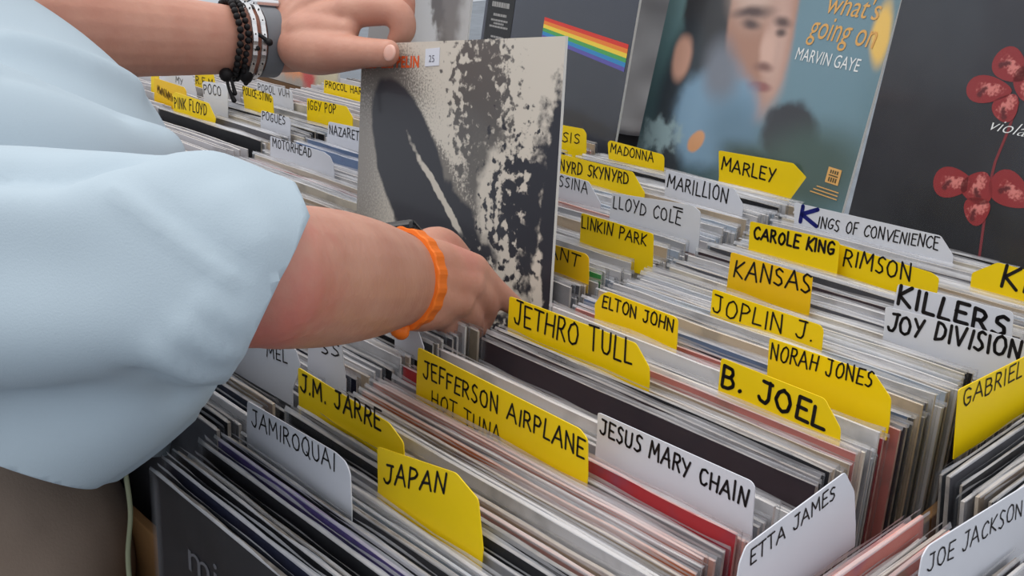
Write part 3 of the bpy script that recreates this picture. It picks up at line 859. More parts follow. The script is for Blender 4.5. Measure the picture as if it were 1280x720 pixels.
# crosswise crates
rr = random.Random(13)
def stE(keys):
    return sorted((m[0], key) for (key, row, col, m, yaw, tilt, poly, texts) in CARDS if key in keys)
fill_row(rr, 0, .3625, .52, stE(('etta', 'joej')), lambda X: {'white': 4, 'salmon': 2, 'grey': 3, 'dark brown': 1.5, 'cream': 2, 'red': .6},
         lambda X: .0068, 'records crosswise at bottom right', place_cross(.185, rr), None, [(.362, .369, 'red'), (.372, .377, 'salmon'), (.392, .399, 'salmon')])
fill_row(rr, 0, .352, .48, stE(('gabriel',)), lambda X: {'grey': 4, 'beige': 3, 'white': 4, 'black': 2, 'dark grey': 2, 'cream': 2},
         lambda X: .0068, 'records crosswise at the right edge', place_cross(.552, rr), None, [(.352, .360, 'black')])
# third and farther rows
rr = random.Random(14)
fill_row(rr, 0, .40, .60, card_stations('C', -.51), lambda Y: PALE, lambda Y: .0100, 'records in the third row', place_row(-.51, rr))
fill_row(rr, 0, .77, .85, card_stations('C', -.51), lambda Y: PALE, lambda Y: .0095, 'records in the third row', place_row(-.51, rr))
fill_row(rr, 0, .52, .73, card_stations('D', -.86), lambda Y: PALE, lambda Y: .0105, 'records in the fourth row', place_row(-.86, rr, films=True), None, [(.715, .73, 'pink')])
print('RECORDS', RC)

# the rest of the packed rows, far back or behind the man
bm = bmesh.new()
rr = random.Random(15)
def rest(Xc, Y0, Y1, pitch):
    Y = Y0
    while Y < Y1:
        tmp = SLEEVES[rr.randrange(8)]
        b0 = len(bm.verts)
        bm.from_mesh(tmp)
        bm.verts.ensure_lookup_table()
        base = RF(Xc, Y-S*math.sin(R(TILT)), rr.gauss(-.006, .003)-S*math.cos(R(TILT)))
        bmesh.ops.transform(bm, matrix=frame_mw(base, RW, TILT), verts=bm.verts[b0:])
        Y += pitch*rr.uniform(.9, 1.1)
rest(-.51, .12, .39, .011)
rest(-.51, .61, .76, .011)
rest(-.86, .16, .51, .011)
rest(-.86, .74, .92, .011)
rest(-1.205, .36, .58, .010)
rest(-1.205, .60, .785, .011)
me = mesh_of('record_sleeves', bm)
me.materials.append(JACKET)
me.materials.append(EDGE)
o = link('record_sleeves', me)
o.color = (*srgb(192, 190, 194), 1)
tag(o, 'remaining packed record sleeves in the far rows behind the man', 'records', kind='stuff')

# lettering on the sleeve that faces the aisle
# (the front black sleeve)
front = min((q for q in bpy.data.objects if q.get('group') == 'records in the front row'), key=lambda q: q.location.y)
front['label'] = 'black record sleeve with faint grey lettering, foremost of the front row'
PRINT_GREY = mat('grey_print', srgb(92, 92, 98), 0.5, 0.3)
put_font(front, 'mini', -.114, -.0024, .263, .034, PRINT_GREY, width=.068)

# ------------------------------------------------------------------ covers on show behind the rows
def smooth_rect(w, h):
    return [(-w/2, 0), (w/2, 0), (w/2, h), (-w/2, h)]

BOARD = mat('white_board_edge', srgb(214, 212, 208), 0.6)
CLEAR = plastic_material('cover_film', .985, .93, (.85, .9, .95), .012, .08)

def cover(a, b, tilt, h, material, label, group='covers on show behind the rows', film=True, drop=.03):
    a, b = Vector(a), Vector(b)
    m = (a+b)/2
    yaw = math.degrees(math.atan2(b.y-a.y, b.x-a.x))
    w = (b-a).length
    mw = frame_mw(m, yaw, tilt)
    poly = [(-w/2, -drop), (w/2, -drop), (w/2, h-drop), (-w/2, h-drop)]
    bm = prism(poly, 0, .004)
    bm.faces.ensure_lookup_table()
    me = mesh_of('album_cover', bm)
    c = link('album_cover', me, [material, BOARD], None, mw)
    for p in me.polygons:
        if abs(p.normal.y) < .5:
            p.material_index = 1
    tag(c, label, 'album cover', group)
    if film:
        bm = bmesh.new()
        nx, nz = 24, 24
        g = {}
        for i in range(nx+1):
            for k in range(nz+1):
                x = -w/2-.003+(w+.006)*i/nx
                z = -drop+(h+.004)*k/nz
                g[i, k] = bm.verts.new((x, -.0012-.0006*mnoise.noise(Vector((x*30, z*30, w*50))), z))
        for i in range(nx):
            for k in range(nz):
                bm.faces.new((g[i, k], g[i+1, k], g[i+1, k+1], g[i, k+1]))
        link('plastic_sleeve', mesh_of('plastic_sleeve', bm, True), CLEAR, c)
    return c

def ledge(a, b, tilt, label):
    a, b = Vector(a), Vector(b)
    yaw = math.degrees(math.atan2(b.y-a.y, b.x-a.x))
    w = (b-a).length
    m = (a+b)/2
    bm = bmesh.new()
    add_box(bm, -w/2, w/2, -.004, .05, -.098, -.031, .002)
    o_ = link('display_ledge', mesh_of('display_ledge', bm), wood_d, None, frame_mw(m, yaw, 0))
    tag(o_, label, 'ledge')

TEAL = srgb(96, 124, 130)
pic = picture('teal_portrait_print', TEAL, [
    (.10, .15, .12, .12, 0, .7, srgb(106, 138, 152)),
    (-.15, .27, .10, .16, 0, .6, srgb(98, 128, 130)),
    (-.16, .10, .05, .06, 0, .7, srgb(84, 118, 120)),
    (-.10, .04, .10, .09, 0, .5, srgb(50, 74, 80)),
    (-.078, .17, .075, .15, 12, .10, srgb(36, 35, 38), .3, 30),    # hair
    (-.125, .055, .045, .11, 5, .3, srgb(34, 44, 52)),
    (-.142, .118, .020, .028, 0, .35, srgb(196, 150, 130)),      # ear
    (-.008, .185, .060, .120, 10, .09, srgb(168, 124, 104)),     # face
    (-.030, .235, .042, .050, 0, .7, srgb(206, 178, 164)),
    (.030, .160, .020, .070, 8, .6, srgb(196, 160, 146)),
    (-.028, .192, .032, .007, 10, .8, srgb(84, 62, 58)),
    (.030, .187, .014, .006, -8, .8, srgb(92, 68, 62)),
    (-.024, .177, .015, .006, 4, .8, srgb(86, 64, 60)),
    (.032, .174, .009, .005, 0, .8, srgb(92, 70, 64)),
    (.016, .150, .012, .024, 12, .6, srgb(210, 172, 156)),
    (.016, .131, .014, .005, 0, .8, srgb(128, 90, 80)),
    (.012, .106, .024, .007, 4, .4, srgb(146, 92, 88)),
    (.010, .078, .026, .018, 0, .6, srgb(188, 152, 138)),
    (-.055, .055, .080, .066, 24, .22, srgb(118, 152, 178), .4, 20),     # collar
    (-.058, .112, .030, .040, 30, .6, srgb(116, 122, 134)),
    (-.01, .045, .05, .04, 0, .7, srgb(96, 128, 150)),
    (.085, .062, .045, .036, 0, .2, srgb(46, 48, 54), .5, 40),
    (.13, .030, .08, .045, 10, .5, srgb(62, 84, 78)),
    (.03, .015, .05, .020, 0, .6, srgb(52, 72, 66)),
    (-.075, .018, .016, .012, 40, .2, srgb(208, 150, 104)),
    (-.15, .01, .04, .02, 15, .5, srgb(140, 164, 170), 2.5, 60),
    (.183, .192, .013, .034, 6, .35, srgb(232, 190, 96)),
], warp=(14, .007), coat=.2)
a, b = (-.386, .897, 0), (-.002, .824, 0)
pc = cover(a, b, 13, .40, pic, 'teal album cover with a face, leaning behind the second row')
ledge(a, b, 13, 'wooden ledge under the teal face cover')
GOLD = mat('ochre_print', srgb(216, 164, 92), 0.5)
WHITE_P = mat('white_print', srgb(226, 228, 228), 0.5)
put_font(pc, "what's", .092, -.0006, .205, .034, GOLD, .25, 0, width=.078)
put_font(pc, 'going on', .076, -.0006, .175, .040, GOLD, .25, 0, width=.102)
put_font(pc, 'MARVIN GAYE', .064, -.0006, .147, .021, WHITE_P, .12, 0, width=.100)
bm = bmesh.new()
add_box(bm, .160, .180, -.0007, -.0003, .020, .038)
for k in range(3):
    add_box(bm, .150-.004*k, .184, -.0007, -.0003, .012-.004*k, .0132-.004*k)
pe = link('printed_emblem', mesh_of('printed_emblem', bm), GOLD, pc)
bm = bmesh.new()
add_box(bm, .163, .177, -.0010, -.0007, .0285, .030)
for k in range(4):
    add_box(bm, .164+.0034*k, .166+.0034*k, -.0010, -.0007, .022, .027)
    add_box(bm, .164+.0034*k, .166+.0034*k, -.0010, -.0007, .0315, .0355)
link('emblem_bars', mesh_of('emblem_bars', bm), mat('emblem_dark', srgb(84, 74, 44), .6), pe)

pic = picture('black_flower_print', srgb(38, 38, 44), [
    (-.06, .26, .15, .10, 0, .7, srgb(46, 50, 58)),
    (-.02, .00, .2, .05, 0, .5, srgb(26, 26, 30)),
], warp=(7, .012), coat=.3, rough=.35)
a, b = (.014, .811, 0), (.386, .770, 0)
fc = cover(a, b, 11.5, .40, pic, 'black album cover with red petals at the right edge, behind the front row')
ledge(a, b, 11.5, 'wooden ledge under the black petal cover')
RED_P = picture('petal_print', srgb(138, 38, 42), [(0.002, 0.001, .011, .004, 0, .5, srgb(206, 122, 116), 3.2, 260), (-.006, -.003, .005, .003, 30, .5, srgb(92, 22, 28), 2.2, 160)], warp=(80, .006), coat=.1)
RED_D = mat('stem_print', srgb(120, 40, 46), .5)
def petal(cx, cz, L_, W_, deg):
    n = 26
    pl = []
    for k in range(n):
        a_ = 2*PI*k/n
        pl.append((L_*math.cos(a_), W_*math.sin(a_)*(1-.35*math.cos(a_))))
    bm_ = prism(pl, -.0003, 0)
    link('red_petal', mesh_of('red_petal', bm_), RED_P, fc, Matrix.Translation((cx, -.0004, cz)) @ Matrix.Rotation(R(-deg), 4, 'Y'))
for q in [(-.047, .181, .020, .015, -30), (-.063, .156, .024, .013, 5), (-.040, .143, .014, .013, 60), (-.026, .168, .017, .014, -80),
          (-.074, .060, .022, .015, 10), (-.046, .062, .016, .017, 75), (-.040, .040, .014, .014, 40), (-.012, .066, .024, .016, -20),
          (-.010, .185, .020, .015, 40)]:
    petal(*q)
bm = bmesh.new()
pts = [(-.030, .150), (-.032, .12), (-.036, .09), (-.035, .06), (-.030, .03), (-.024, -.01)]
for p, q in zip(pts, pts[1:]):
    d = Vector((q[0]-p[0], q[1]-p[1])).normalized()
    n_ = Vector((-d.y, d.x))*.0014
    bm.faces.new([bm.verts.new((x, -.0003, z)) for x, z in ((p[0]-n_.x, p[1]-n_.y), (p[0]+n_.x, p[1]+n_.y), (q[0]+n_.x, q[1]+n_.y), (q[0]-n_.x, q[1]-n_.y))])
link('stem', mesh_of('stem', bm), RED_D, fc)
put_font(fc, 'violator', -.054, -.0008, .1185, .017, WHITE_P, .45, -.0002, width=.066)

pic = picture('navy_stripe_print', srgb(44, 48, 62), [
    (.05, .05, .2, .1, 0, .8, srgb(40, 43, 54)),
    (-.15, .2, .05, .2, 0, .6, srgb(48, 50, 66)),
], coat=.5)
a, b = (-.752, .884, 0), (-.382, .844, 0)
sc_ = cover(a, b, 10.5, .385, pic, 'navy album cover crossed by rainbow stripes, left of the face cover')
ledge(a, b, 10.5, 'wooden ledge under the navy striped cover')
STR = [(214, 52, 40), (232, 128, 44), (236, 204, 64), (74, 160, 88), (48, 134, 190), (92, 84, 164)]
for k, cc in enumerate(STR):
    za, zb = .150-.0052*k, .134-.0062*k
    bm = bmesh.new()
    vs = [(-.02, za), (.180, zb), (.180, zb-.0062), (-.02, za-.0052)]
    bm.faces.new([bm.verts.new((x, -.0004, z)) for x, z in vs])
    link('colour_stripe', mesh_of('colour_stripe', bm), mat('stripe_ink', srgb(*cc), .5), sc_)
bm = bmesh.new()
add_box(bm, -.178, -.103, -.0006, 0, -.03, .355)
ob = link('side_band', mesh_of('side_band', bm), mat('black_band', srgb(20, 19, 22), .5), sc_)
bm = bmesh.new()
rr = random.Random(3)
for z, w_, th in ((.152, .05, .008), (.138, .035, .004), (.130, .045, .003), (.125, .028, .003), (.120, .05, .003), (.104, .034, .003), (.098, .05, .003)):
    x = -.140-w_/2
    while x < -.140+w_/2:
        l_ = rr.uniform(.003, .008)
        add_box(bm, x, min(x+l_, -.138+w_/2), -.0009, -.0006, z-.0, z+th)
        x += l_+.0012
link('band_print', mesh_of('band_print', bm), mat('band_grey_print', srgb(150, 148, 146), .5), ob)

pic = picture('pale_sketch_print', srgb(186, 184, 184), [
    (.10, .12, .05, .2, 0, .4, srgb(128, 122, 120), 1.2, 30),
    (.02, .12, .05, .09, 30, .3, srgb(204, 204, 206), .6, 25),
    (.06, .16, .02, .1, 20, .4, srgb(110, 104, 102), 2.0, 60),
], warp=(20, .01))
a, b = (-1.185, .955, 0), (-.835, .925, 0)
cover(a, b, 9, .36, pic, 'pale grey sketched album cover behind the upper hand')
ledge(a, b, 9, 'wooden ledge under the pale sketched cover')
pic = picture('orange_blue_print', srgb(160, 150, 140), [
    (.02, .02, .10, .035, 0, .3, srgb(222, 140, 84), .6, 40),
    (.09, .02, .03, .05, 0, .3, srgb(190, 62, 58), .4, 40),
    (.15, .02, .04, .06, 0, .4, srgb(190, 180, 150), .8, 60),
    (.05, .18, .09, .06, 0, .4, srgb(52, 84, 150)),
    (-.10, .15, .06, .08, 0, .5, srgb(196, 184, 150), 1.0, 40),
], warp=(14, .01))
a, b = (-1.42, .80, 0), (-1.04, .80, 0)
cover(a, b, 9, .36, pic, 'orange and blue album cover far left, under the upper wrist')
ledge(a, b, 9, 'wooden ledge under the orange and blue cover')

# white slip with printed lines, standing between two covers
bm = prism([(-.03, 0), (.03, 0), (.03, .10), (-.03, .10)], 0, .001)
sl = link('price_list', mesh_of('price_list', bm), WHITE_P, None, frame_mw((-.842, 1.02, -.01), -5, 8))
tag(sl, 'small white printed slip between the pale sketched cover and the navy cover', 'price list')
bm = bmesh.new()
for k in range(6):
    add_box(bm, -.024, .018-.006*(k % 2), -.0006, -.0002, .086-.009*k, .089-.009*k)
link('printed_lines', mesh_of('printed_lines', bm), mat('blue_print', srgb(70, 96, 160), .5), sl)
bm = bmesh.new()
add_box(bm, -.05, .05, -.006, .03, -.333, 0, .002)
tag(link('display_ledge', mesh_of('display_ledge', bm), wood_d, None, frame_mw((-.842, 1.02, -.011), -5, 0)), 'wooden ledge under the small white slip', 'ledge')

# ------------------------------------------------------------------ the cover being lifted out
u_ = Vector((.98970, .05998, .12996))
w_ = Vector((-.13947, .19998, .96982))
n_ = w_.cross(u_)
LPM = Matrix((u_, n_, w_)).transposed().to_4x4()
LPM.translation = Vector((-.348, .383, -.128))
DK = srgb(44, 44, 52)
CRM = srgb(206, 198, 186)
lp_mat = picture('monochrome_print', CRM, [
    (.0, .20, .05, .14, 0, .8, srgb(150, 144, 138), 2.4, 420),
    (.05, .272, .06, .035, -20, .6, srgb(120, 114, 108), 3.2, 420),
    (.205, .250, .038, .085, 6, .25, srgb(92, 88, 86), 4.6, 110),
    (.215, .175, .032, .045, 0, .5, srgb(100, 96, 92), 2.6, 320),
    (.135, .195, .014, .13, 45, .3, srgb(120, 114, 108), 2.6, 320),
    (.092, .185, .050, .105, 32, .05, DK, .10, 40),
    (.160, .100, .058, .110, 46, .07, DK, .4, 60),
    (.150, .155, .0040, .075, 45, .25, CRM, 1.6, 80),
    (.215, .050, .085, .080, 30, .08, DK, .6, 60),
    (.322, .13, .024, .140, 3, .10, DK, .9, 60),
    (.246, .160, .040, .055, 0, .15, CRM, .7, 50),
    (.264, .095, .026, .080, -4, .18, CRM, 1.2, 60),
    (.285, .150, .012, .09, -6, .3, DK, 2.6, 60),
    (.262, .155, .030, .05, 0, .3, DK, 7.0, 90),
    (.262, -.01, .09, .065, 0, .12, DK, 1.0, 70),
    (.298, .065, .008, .03, 10, .3, CRM, 2.6, 110),
    (.225, .070, .018, .03, 40, .3, CRM, 4.4, 120),
], warp=(22, .006), coat=.35)
lp = empty('album_cover', LPM, 'cream and black album cover held up by its top corner', 'album cover')
poly = [(0.001, 0), (S-.001, 0), (S, .001), (S, S), (0, S), (0, .001)]
bm = prism(poly, 0, .0035)
me = mesh_of('sleeve', bm)
sv = link('sleeve', me, [lp_mat, BOARD], lp)
for p in me.polygons:
    if abs(p.normal.y) < .5: p.material_index = 1
ORG = mat('orange_print', srgb(226, 92, 40), .5)
put_font(lp, 'LED ZEPPELIN', .006, -.0004, .2885, .0165, ORG, 0, .0006, width=.097)
bm = prism([(.114, .289), (.137, .290), (.137, .308), (.114, .307)], -.0006, 0)
st = link('price_sticker', mesh_of('price_sticker', bm), mat('sticker_paper', srgb(214, 216, 226), .6), lp)
put_font(st, '25', .120, -.0008, .2935, .010, mat('pencil_grey', srgb(96, 96, 110), .7))

# ------------------------------------------------------------------ people
def catmull(pts, n):
    """pts: list of tuples of numbers; n samples per span"""
    out = []
    q = [pts[0]]+list(pts)+[pts[-1]]
    for i in range(1, len(q)-2):
        for k in range(n):
            t_ = k/n
            out.append(tuple(0.5*((2*b)+(-a+c_)*t_+(2*a-5*b+4*c_-d)*t_*t_+(-a+3*b-3*c_+d)*t_**3)
                             for a, b, c_, d in zip(q[i-1], q[i], q[i+1], q[i+2])))
    out.append(tuple(pts[-1]))
    return out

def tube(bm, pts, rad, up=(0, 0, 1), n=6, seg=20, caps=(1, 1)):
    """closed limb: pts joints, rad (r along up, r across) at each; ends rounded (1) or flat (0)"""
    data = [(*p, *(r_ if isinstance(r_, (tuple, list)) else (r_, r_))) for p, r_ in zip(pts, rad)]
    sm = catmull(data, n)
    cs = [Vector(d[:3]) for d in sm]
    rs = [(max(1e-4, d[3]), max(1e-4, d[4])) for d in sm]
    T = []
    for i in range(len(cs)):
        T.append((cs[min(i+1, len(cs)-1)]-cs[max(i-1, 0)]).normalized())
    rings = []
    def ring(c, t_, r1, r2):
        a1 = Vector(up)-t_*Vector(up).dot(t_)
        if a1.length < 1e-3:
            a1 = Vector((1, 0, 0))-t_*t_.x
        a1.normalize()
        a2 = t_.cross(a1)
        return [bm.verts.new(c+a1*r1*math.cos(2*PI*k/seg)+a2*r2*math.sin(2*PI*k/seg)) for k in range(seg)]
    if caps[0]:
        rm = min(rs[0])
        for a in (80, 60, 40, 20):
            s_ = math.cos(R(a))
            rings.append(ring(cs[0]-T[0]*rm*math.sin(R(a)), T[0], rs[0][0]*s_, rs[0][1]*s_))
    for c, t_, r_ in zip(cs, T, rs):
        rings.append(ring(c, t_, *r_))
    if caps[1]:
        rm = min(rs[-1])
        for a in (20, 40, 60, 80):
            s_ = math.cos(R(a))
            rings.append(ring(cs[-1]+T[-1]*rm*math.sin(R(a)), T[-1], rs[-1][0]*s_, rs[-1][1]*s_))
    for a, b in zip(rings, rings[1:]):
        for k in range(seg):
            bm.faces.new((a[k], a[(k+1) % seg], b[(k+1) % seg], b[k]))
    bm.faces.new(rings[0][::-1])
    bm.faces.new(rings[-1])

def ball(bm, c, r_, seg=16):
    rx, ry, rz = r_ if isinstance(r_, (tuple, list)) else (r_, r_, r_)
    mt = Matrix.Translation(Vector(c)) @ Matrix.Diagonal((rx, ry, rz, 1))
    bmesh.ops.create_uvsphere(bm, u_segments=seg, v_segments=seg//2+2, radius=1.0, matrix=mt)

def fuse(name, bm, voxel, smooth=8, factor=.5):
    """unite overlapping closed shells into one continuous smooth skin"""
    bmesh.ops.recalc_face_normals(bm, faces=bm.faces)
    me = bpy.data.meshes.new(name)
    bm.to_mesh(me)
    bm.free()
    tmp = bpy.data.objects.new(name, me)
    COL.objects.link(tmp)
    md = tmp.modifiers.new('r', 'REMESH')
    md.mode = 'VOXEL'
    md.voxel_size = voxel
    md.adaptivity = 0
    ms = tmp.modifiers.new('s', 'SMOOTH')
    ms.iterations = smooth
    ms.factor = factor
    dg = bpy.context.evaluated_depsgraph_get()
    out = bpy.data.meshes.new_from_object(tmp.evaluated_get(dg))
    bpy.data.objects.remove(tmp)
    bpy.data.meshes.remove(me)
    out.name = name
    for p in out.polygons:
        p.use_smooth = True
    return out

def skin_material(name, base, red, spots):
    """skin: base tone, fine mottling, ruddy patches around the given points"""
    m = bpy.data.materials.new(name)
    m.use_nodes = True
    t = m.node_tree
    L = t.links.new
    b = t.nodes['Principled BSDF']
    b.inputs['Roughness'].default_value = .48
    b.inputs['Specular IOR Level'].default_value = .35
    b.inputs['Subsurface Weight'].default_value = .12
    b.inputs['Subsurface Radius'].default_value = (.010, .004, .002)
    b.inputs['Subsurface Scale'].default_value = .5
    co = N(t, 'ShaderNodeTexCoord')
    nz = N(t, 'ShaderNodeTexNoise', i_Scale=28.0, i_Detail=5.0)
    L(co.outputs['Object'], nz.inputs['Vector'])
    mr = N(t, 'ShaderNodeMapRange', n1=.35, n2=.75, n3=0.0, n4=.55)
    L(nz.outputs[0], mr.inputs[0])
    mx = N(t, 'ShaderNodeMix', data_type='RGBA')
    mx.inputs[6].default_value = (*base, 1)
    mx.inputs[7].default_value = (*red, 1)
    L(mr.outputs[0], mx.inputs[0])
    prev = mx.outputs[2]
    for (c, r_, colr, amt) in spots:
        d = N(t, 'ShaderNodeVectorMath', operation='DISTANCE')
        d.inputs[1].default_value = c
        L(co.outputs['Object'], d.inputs[0])
        n2 = N(t, 'ShaderNodeTexNoise', i_Scale=45.0, i_Detail=3.0)
        L(co.outputs['Object'], n2.inputs['Vector'])
        ad = N(t, 'ShaderNodeMath', operation='MULTIPLY_ADD', n1=r_*1.0, n2=-r_*.5)
        L(n2.outputs[0], ad.inputs[0])
        a2 = N(t, 'ShaderNodeMath', operation='ADD')
        L(ad.outputs[0], a2.inputs[0])
        L(d.outputs['Value'], a2.inputs[1])
        rg = N(t, 'ShaderNodeMapRange', interpolation_type='SMOOTHSTEP', n1=r_, n2=r_*.2, n3=0, n4=amt)
        L(a2.outputs[0], rg.inputs[0])
        m2 = N(t, 'ShaderNodeMix', data_type='RGBA')
        L(rg.outputs[0], m2.inputs[0])
        L(prev, m2.inputs[6])
        m2.inputs[7].default_value = (*colr, 1)
        prev = m2.outputs[2]
    L(prev, b.inputs['Base Color'])
    n3 = N(t, 'ShaderNodeTexNoise', i_Scale=150.0, i_Detail=5.0)
    L(co.outputs['Object'], n3.inputs['Vector'])
    bp = N(t, 'ShaderNodeBump', i_Strength=.45, i_Distance=.0012)
    L(n3.outputs[0], bp.inputs['Height'])
    L(bp.outputs[0], b.inputs['Normal'])
    return m

def H(px, py, n):
    """a point n metres in front of the lifted cover's face"""
    o_ = LPM.translation - n_*n
    d = fwd + rgt*((px-640)/FPX) + upv*((360-py)/FPX)
    s = (o_-CAM).dot(n_)/d.dot(n_)
    return CAM+d*s

ROOT = Vector((-.22, -.14, FLOOR))
man = empty('person', Matrix.Translation(ROOT), 'person in a light blue t-shirt reaching over the records, holding up a cover', 'person')
def own(name, me, mats, parent=man):
    o_ = link(name, me, mats, None)
    par = parent
    me.transform(Matrix.Translation(-ROOT))
    o_.parent = par
    if par is not man:
        o_.matrix_parent_inverse = Matrix.Identity(4)
    return o_

# --- joints (metres, in the place)
HIPS = P(-75, 640, .83)
CHEST = P(-10, 230, .86)
NECK = P(-165, -70, .88)
HEAD = P(-150, -250, .88)
RS = P(-230, 335, .58)
RE = P(330, 345, .585)
RWR = P(503, 349, .855)
LS = P(-75, 25, 1.02)
LE = P(25, 33, 1.08)
LWR = H(352, 54, .03)

ub = upv
fa = (RWR-RE).normalized()

def body_mesh():
    bm = bmesh.new()
    # trunk, neck, head
    tube(bm, [HIPS+Vector((0, 0, -.06)), HIPS+Vector((0, .0, .08)), CHEST-Vector((0, 0, .02)), (CHEST+NECK)/2+Vector((0, 0, .02)), NECK],
         [(.10, .14), (.10, .14), (.10, .13), (.06, .08), (.045, .05)], up=(0, 1, 0))
    tube(bm, [NECK-Vector((0, .02, .06)), NECK, HEAD-Vector((0, .02, .05))], [.058, .056, .056], up=(0, 1, 0))
    ball(bm, HEAD+Vector((0, .0, .03)), (.076, .098, .10))
    ball(bm, HEAD+Vector((0, .035, -.05)), (.058, .062, .062))
    tube(bm, [HEAD+Vector((0, .088, .03)), HEAD+Vector((0, .112, -.012)), HEAD+Vector((0, .095, -.02))], [.010, .013, .012], up=(1, 0, 0))
    for s in (-1, 1):
        ball(bm, HEAD+Vector((s*.078, -.005, 0)), (.010, .018, .030))
        tube(bm, [HEAD+Vector((s*.015, .085, .042)), HEAD+Vector((s*.05, .075, .042))], [.010, .009])
    tube(bm, [HEAD+Vector((-.02, .092, -.052)), HEAD+Vector((.02, .092, -.052))], [.009, .009])
    # legs and feet
    for s, kn in ((1, Vector((.115, -.10, -.46))), (-1, Vector((-.085, -.10, -.46)))):
        hp = HIPS+Vector((s*.085, -.01, -.06))
        k = HIPS+kn
        a = Vector((k.x, k.y-.02, FLOOR+.09))
        tube(bm, [hp, (hp+k)/2, k, (k+a)/2+Vector((0, -.02, .06)), a], [.082, .072, .052, .05, .036], up=(0, 1, 0))
        tube(bm, [a+Vector((0, -.04, -.06)), a+Vector((0, .06, -.065)), a+Vector((0, .16, -.075))], [.03, .03, .018])
    # near arm
    tube(bm, [RS+Vector((-.08, .02, .0)), RS, (RS+RE)/2, RE], [.05, .055, .046, (.040, .038)], up=ub)
    W0 = RWR
    tube(bm, [RE+fa*.005, RE+fa*.03, RE+fa*.10, RE+fa*.18, W0-fa*.02, W0+fa*.02],
         [(.041, .038), (.0425, .040), (.0450, .042), (.0435, .037), (.0390, .031), (.036, .028)], up=ub)
    # near hand: back towards us, index stretched to the card
    K1, K2, K3, K4 = P(592, 338, .935), P(586, 356, .922), P(572, 376, .910), P(549, 390, .897)
    for k_, r0, r1, yo in ((K1, .030, .0155, -.016), (K2, .030, .016, -.004), (K3, .028, .016, .008), (K4, .024, .015, .018)):
        st_ = W0-ub*yo
        md = (st_*.5+k_*.5)+fwd*-.004
        tube(bm, [st_, md, k_], [(.022, .020), (.021, .018), (r1, r1*.95)], up=ub)
    IDX = [K1, P(612, 357, .955), P(630, 373, .972), P(645, 384, .985)]
    tube(bm, IDX, [.0145, .0122, .0112, .0092], up=ub)
    pn = fwd
    for k_, L_, r_, dr in ((K2, .040, .0125, (16, 20)), (K3, .036, .012, (12, 20)), (K4, .030, .0105, (6, 16))):
        q0 = k_
        d1 = (rgt*dr[0]-upv*dr[1]).normalized()
        q1 = q0+(d1*.55+pn*.85).normalized()*L_
        q2 = q1+(pn*.3-d1*.2-upv*.5).normalized()*L_*.65
        q3 = q2+(-fa*.8-upv*.1).normalized()*L_*.5
        tube(bm, [q0, q1, q2, q3], [r_*1.1, r_, r_*.93, r_*.8], up=ub)
    # thumb on the far side
    tube(bm, [W0+ub*.012+fwd*.012, P(548, 306, .93), P(578, 330, .965), P(602, 356, .985)], [.018, .0165, .0135, .0105], up=ub)
    # far arm
    fl = (LWR-LE).normalized()
    tube(bm, [LS+Vector((.06, 0, 0)), LS, (LS+LE)/2, LE], [.045, .05, .048, .046], up=ub)
    tube(bm, [LE, LE+fl*.06, LE+fl*.13, LWR-fl*.05, LWR, LWR+fl*.02],
         [(.049, .044), (.050, .044), (.0455, .04), (.038, .031), (.0345, .028), (.033, .026)], up=ub)
    # far hand: thumb on the cover's face, fingers behind it
    k1, k2, k3, k4 = H(438, 14, .010), H(430, -18, .000), H(420, -40, -.010), H(405, -58, -.020)
    for k_, r0 in ((k1, .017), (k2, .017), (k3, .016), (k4, .015)):
        st_ = LWR+(k_-LWR)*.04
        tube(bm, [st_, (st_+k_)/2+upv*.002, k_], [.026, .023, r0], up=ub)
    tube(bm, [k1, H(490, 14, -.010), H(504, 34, -.0175), H(495, 54, -.0175)], [.0190, .0165, .0148, .0115], up=ub)
    tube(bm, [k2, H(490, -24, -.026), H(506, 8, -.034), H(498, 40, -.031)], [.0155, .0135, .0125, .0105], up=ub)
    tube(bm, [k3, H(480, -42, -.040), H(498, -12, -.050), H(492, 18, -.048)], [.015, .0125, .0115, .010], up=ub)
    tube(bm, [k4, H(458, -58, -.050), H(478, -34, -.060), H(474, -8, -.060)], [.0135, .011, .010, .009], up=ub)
    tube(bm, [H(376, 60, .032), H(398, 64, .030), H(424, 66, .027), H(458, 66, .0185), H(486, 66.5, .0150)],
         [.027, .027, .0220, (.0165, .0150), (.0148, .0120)], up=ub)
    tube(bm, [H(384, 42, .028), H(412, 40, .022), H(434, 38, .018)], [.026, .022, .014], up=ub)
    return fuse('body', bm, .0026, 7, .5)

SKIN = skin_material('skin', srgb(200, 148, 128), srgb(178, 116, 98),
                     [(tuple(RE+fa*.035-ub*.012-fwd*.04-ROOT), .055, srgb(196, 92, 88), .55),
                      (tuple(P(575, 320, .91)-ROOT), .035, srgb(214, 140, 128), .5),
                      (tuple(P(505, 15, 1.17)-ROOT), .03, srgb(196, 120, 98), .4)])
own('body', body_mesh(), SKIN)

# nail of the thumb on the cover
bm = bmesh.new()
c = H(487, 66, .0262)
ball(bm, (0, 0, 0), 1, 12)
nx_ = (H(492, 66.5, .026)-H(480, 66, .0275)).normalized()
nz_ = (upv-nx_*upv.dot(nx_)).normalized()
ny_ = nx_.cross(nz_)
mt = Matrix((nx_*.0095, ny_*.0022, nz_*.0088)).transposed().to_4x4()
mt.translation = c
bmesh.ops.transform(bm, matrix=mt, verts=bm.verts)
own('thumbnail', mesh_of('thumbnail', bm, True), mat('nail', srgb(222, 172, 156), .28, .5, sub=.1))

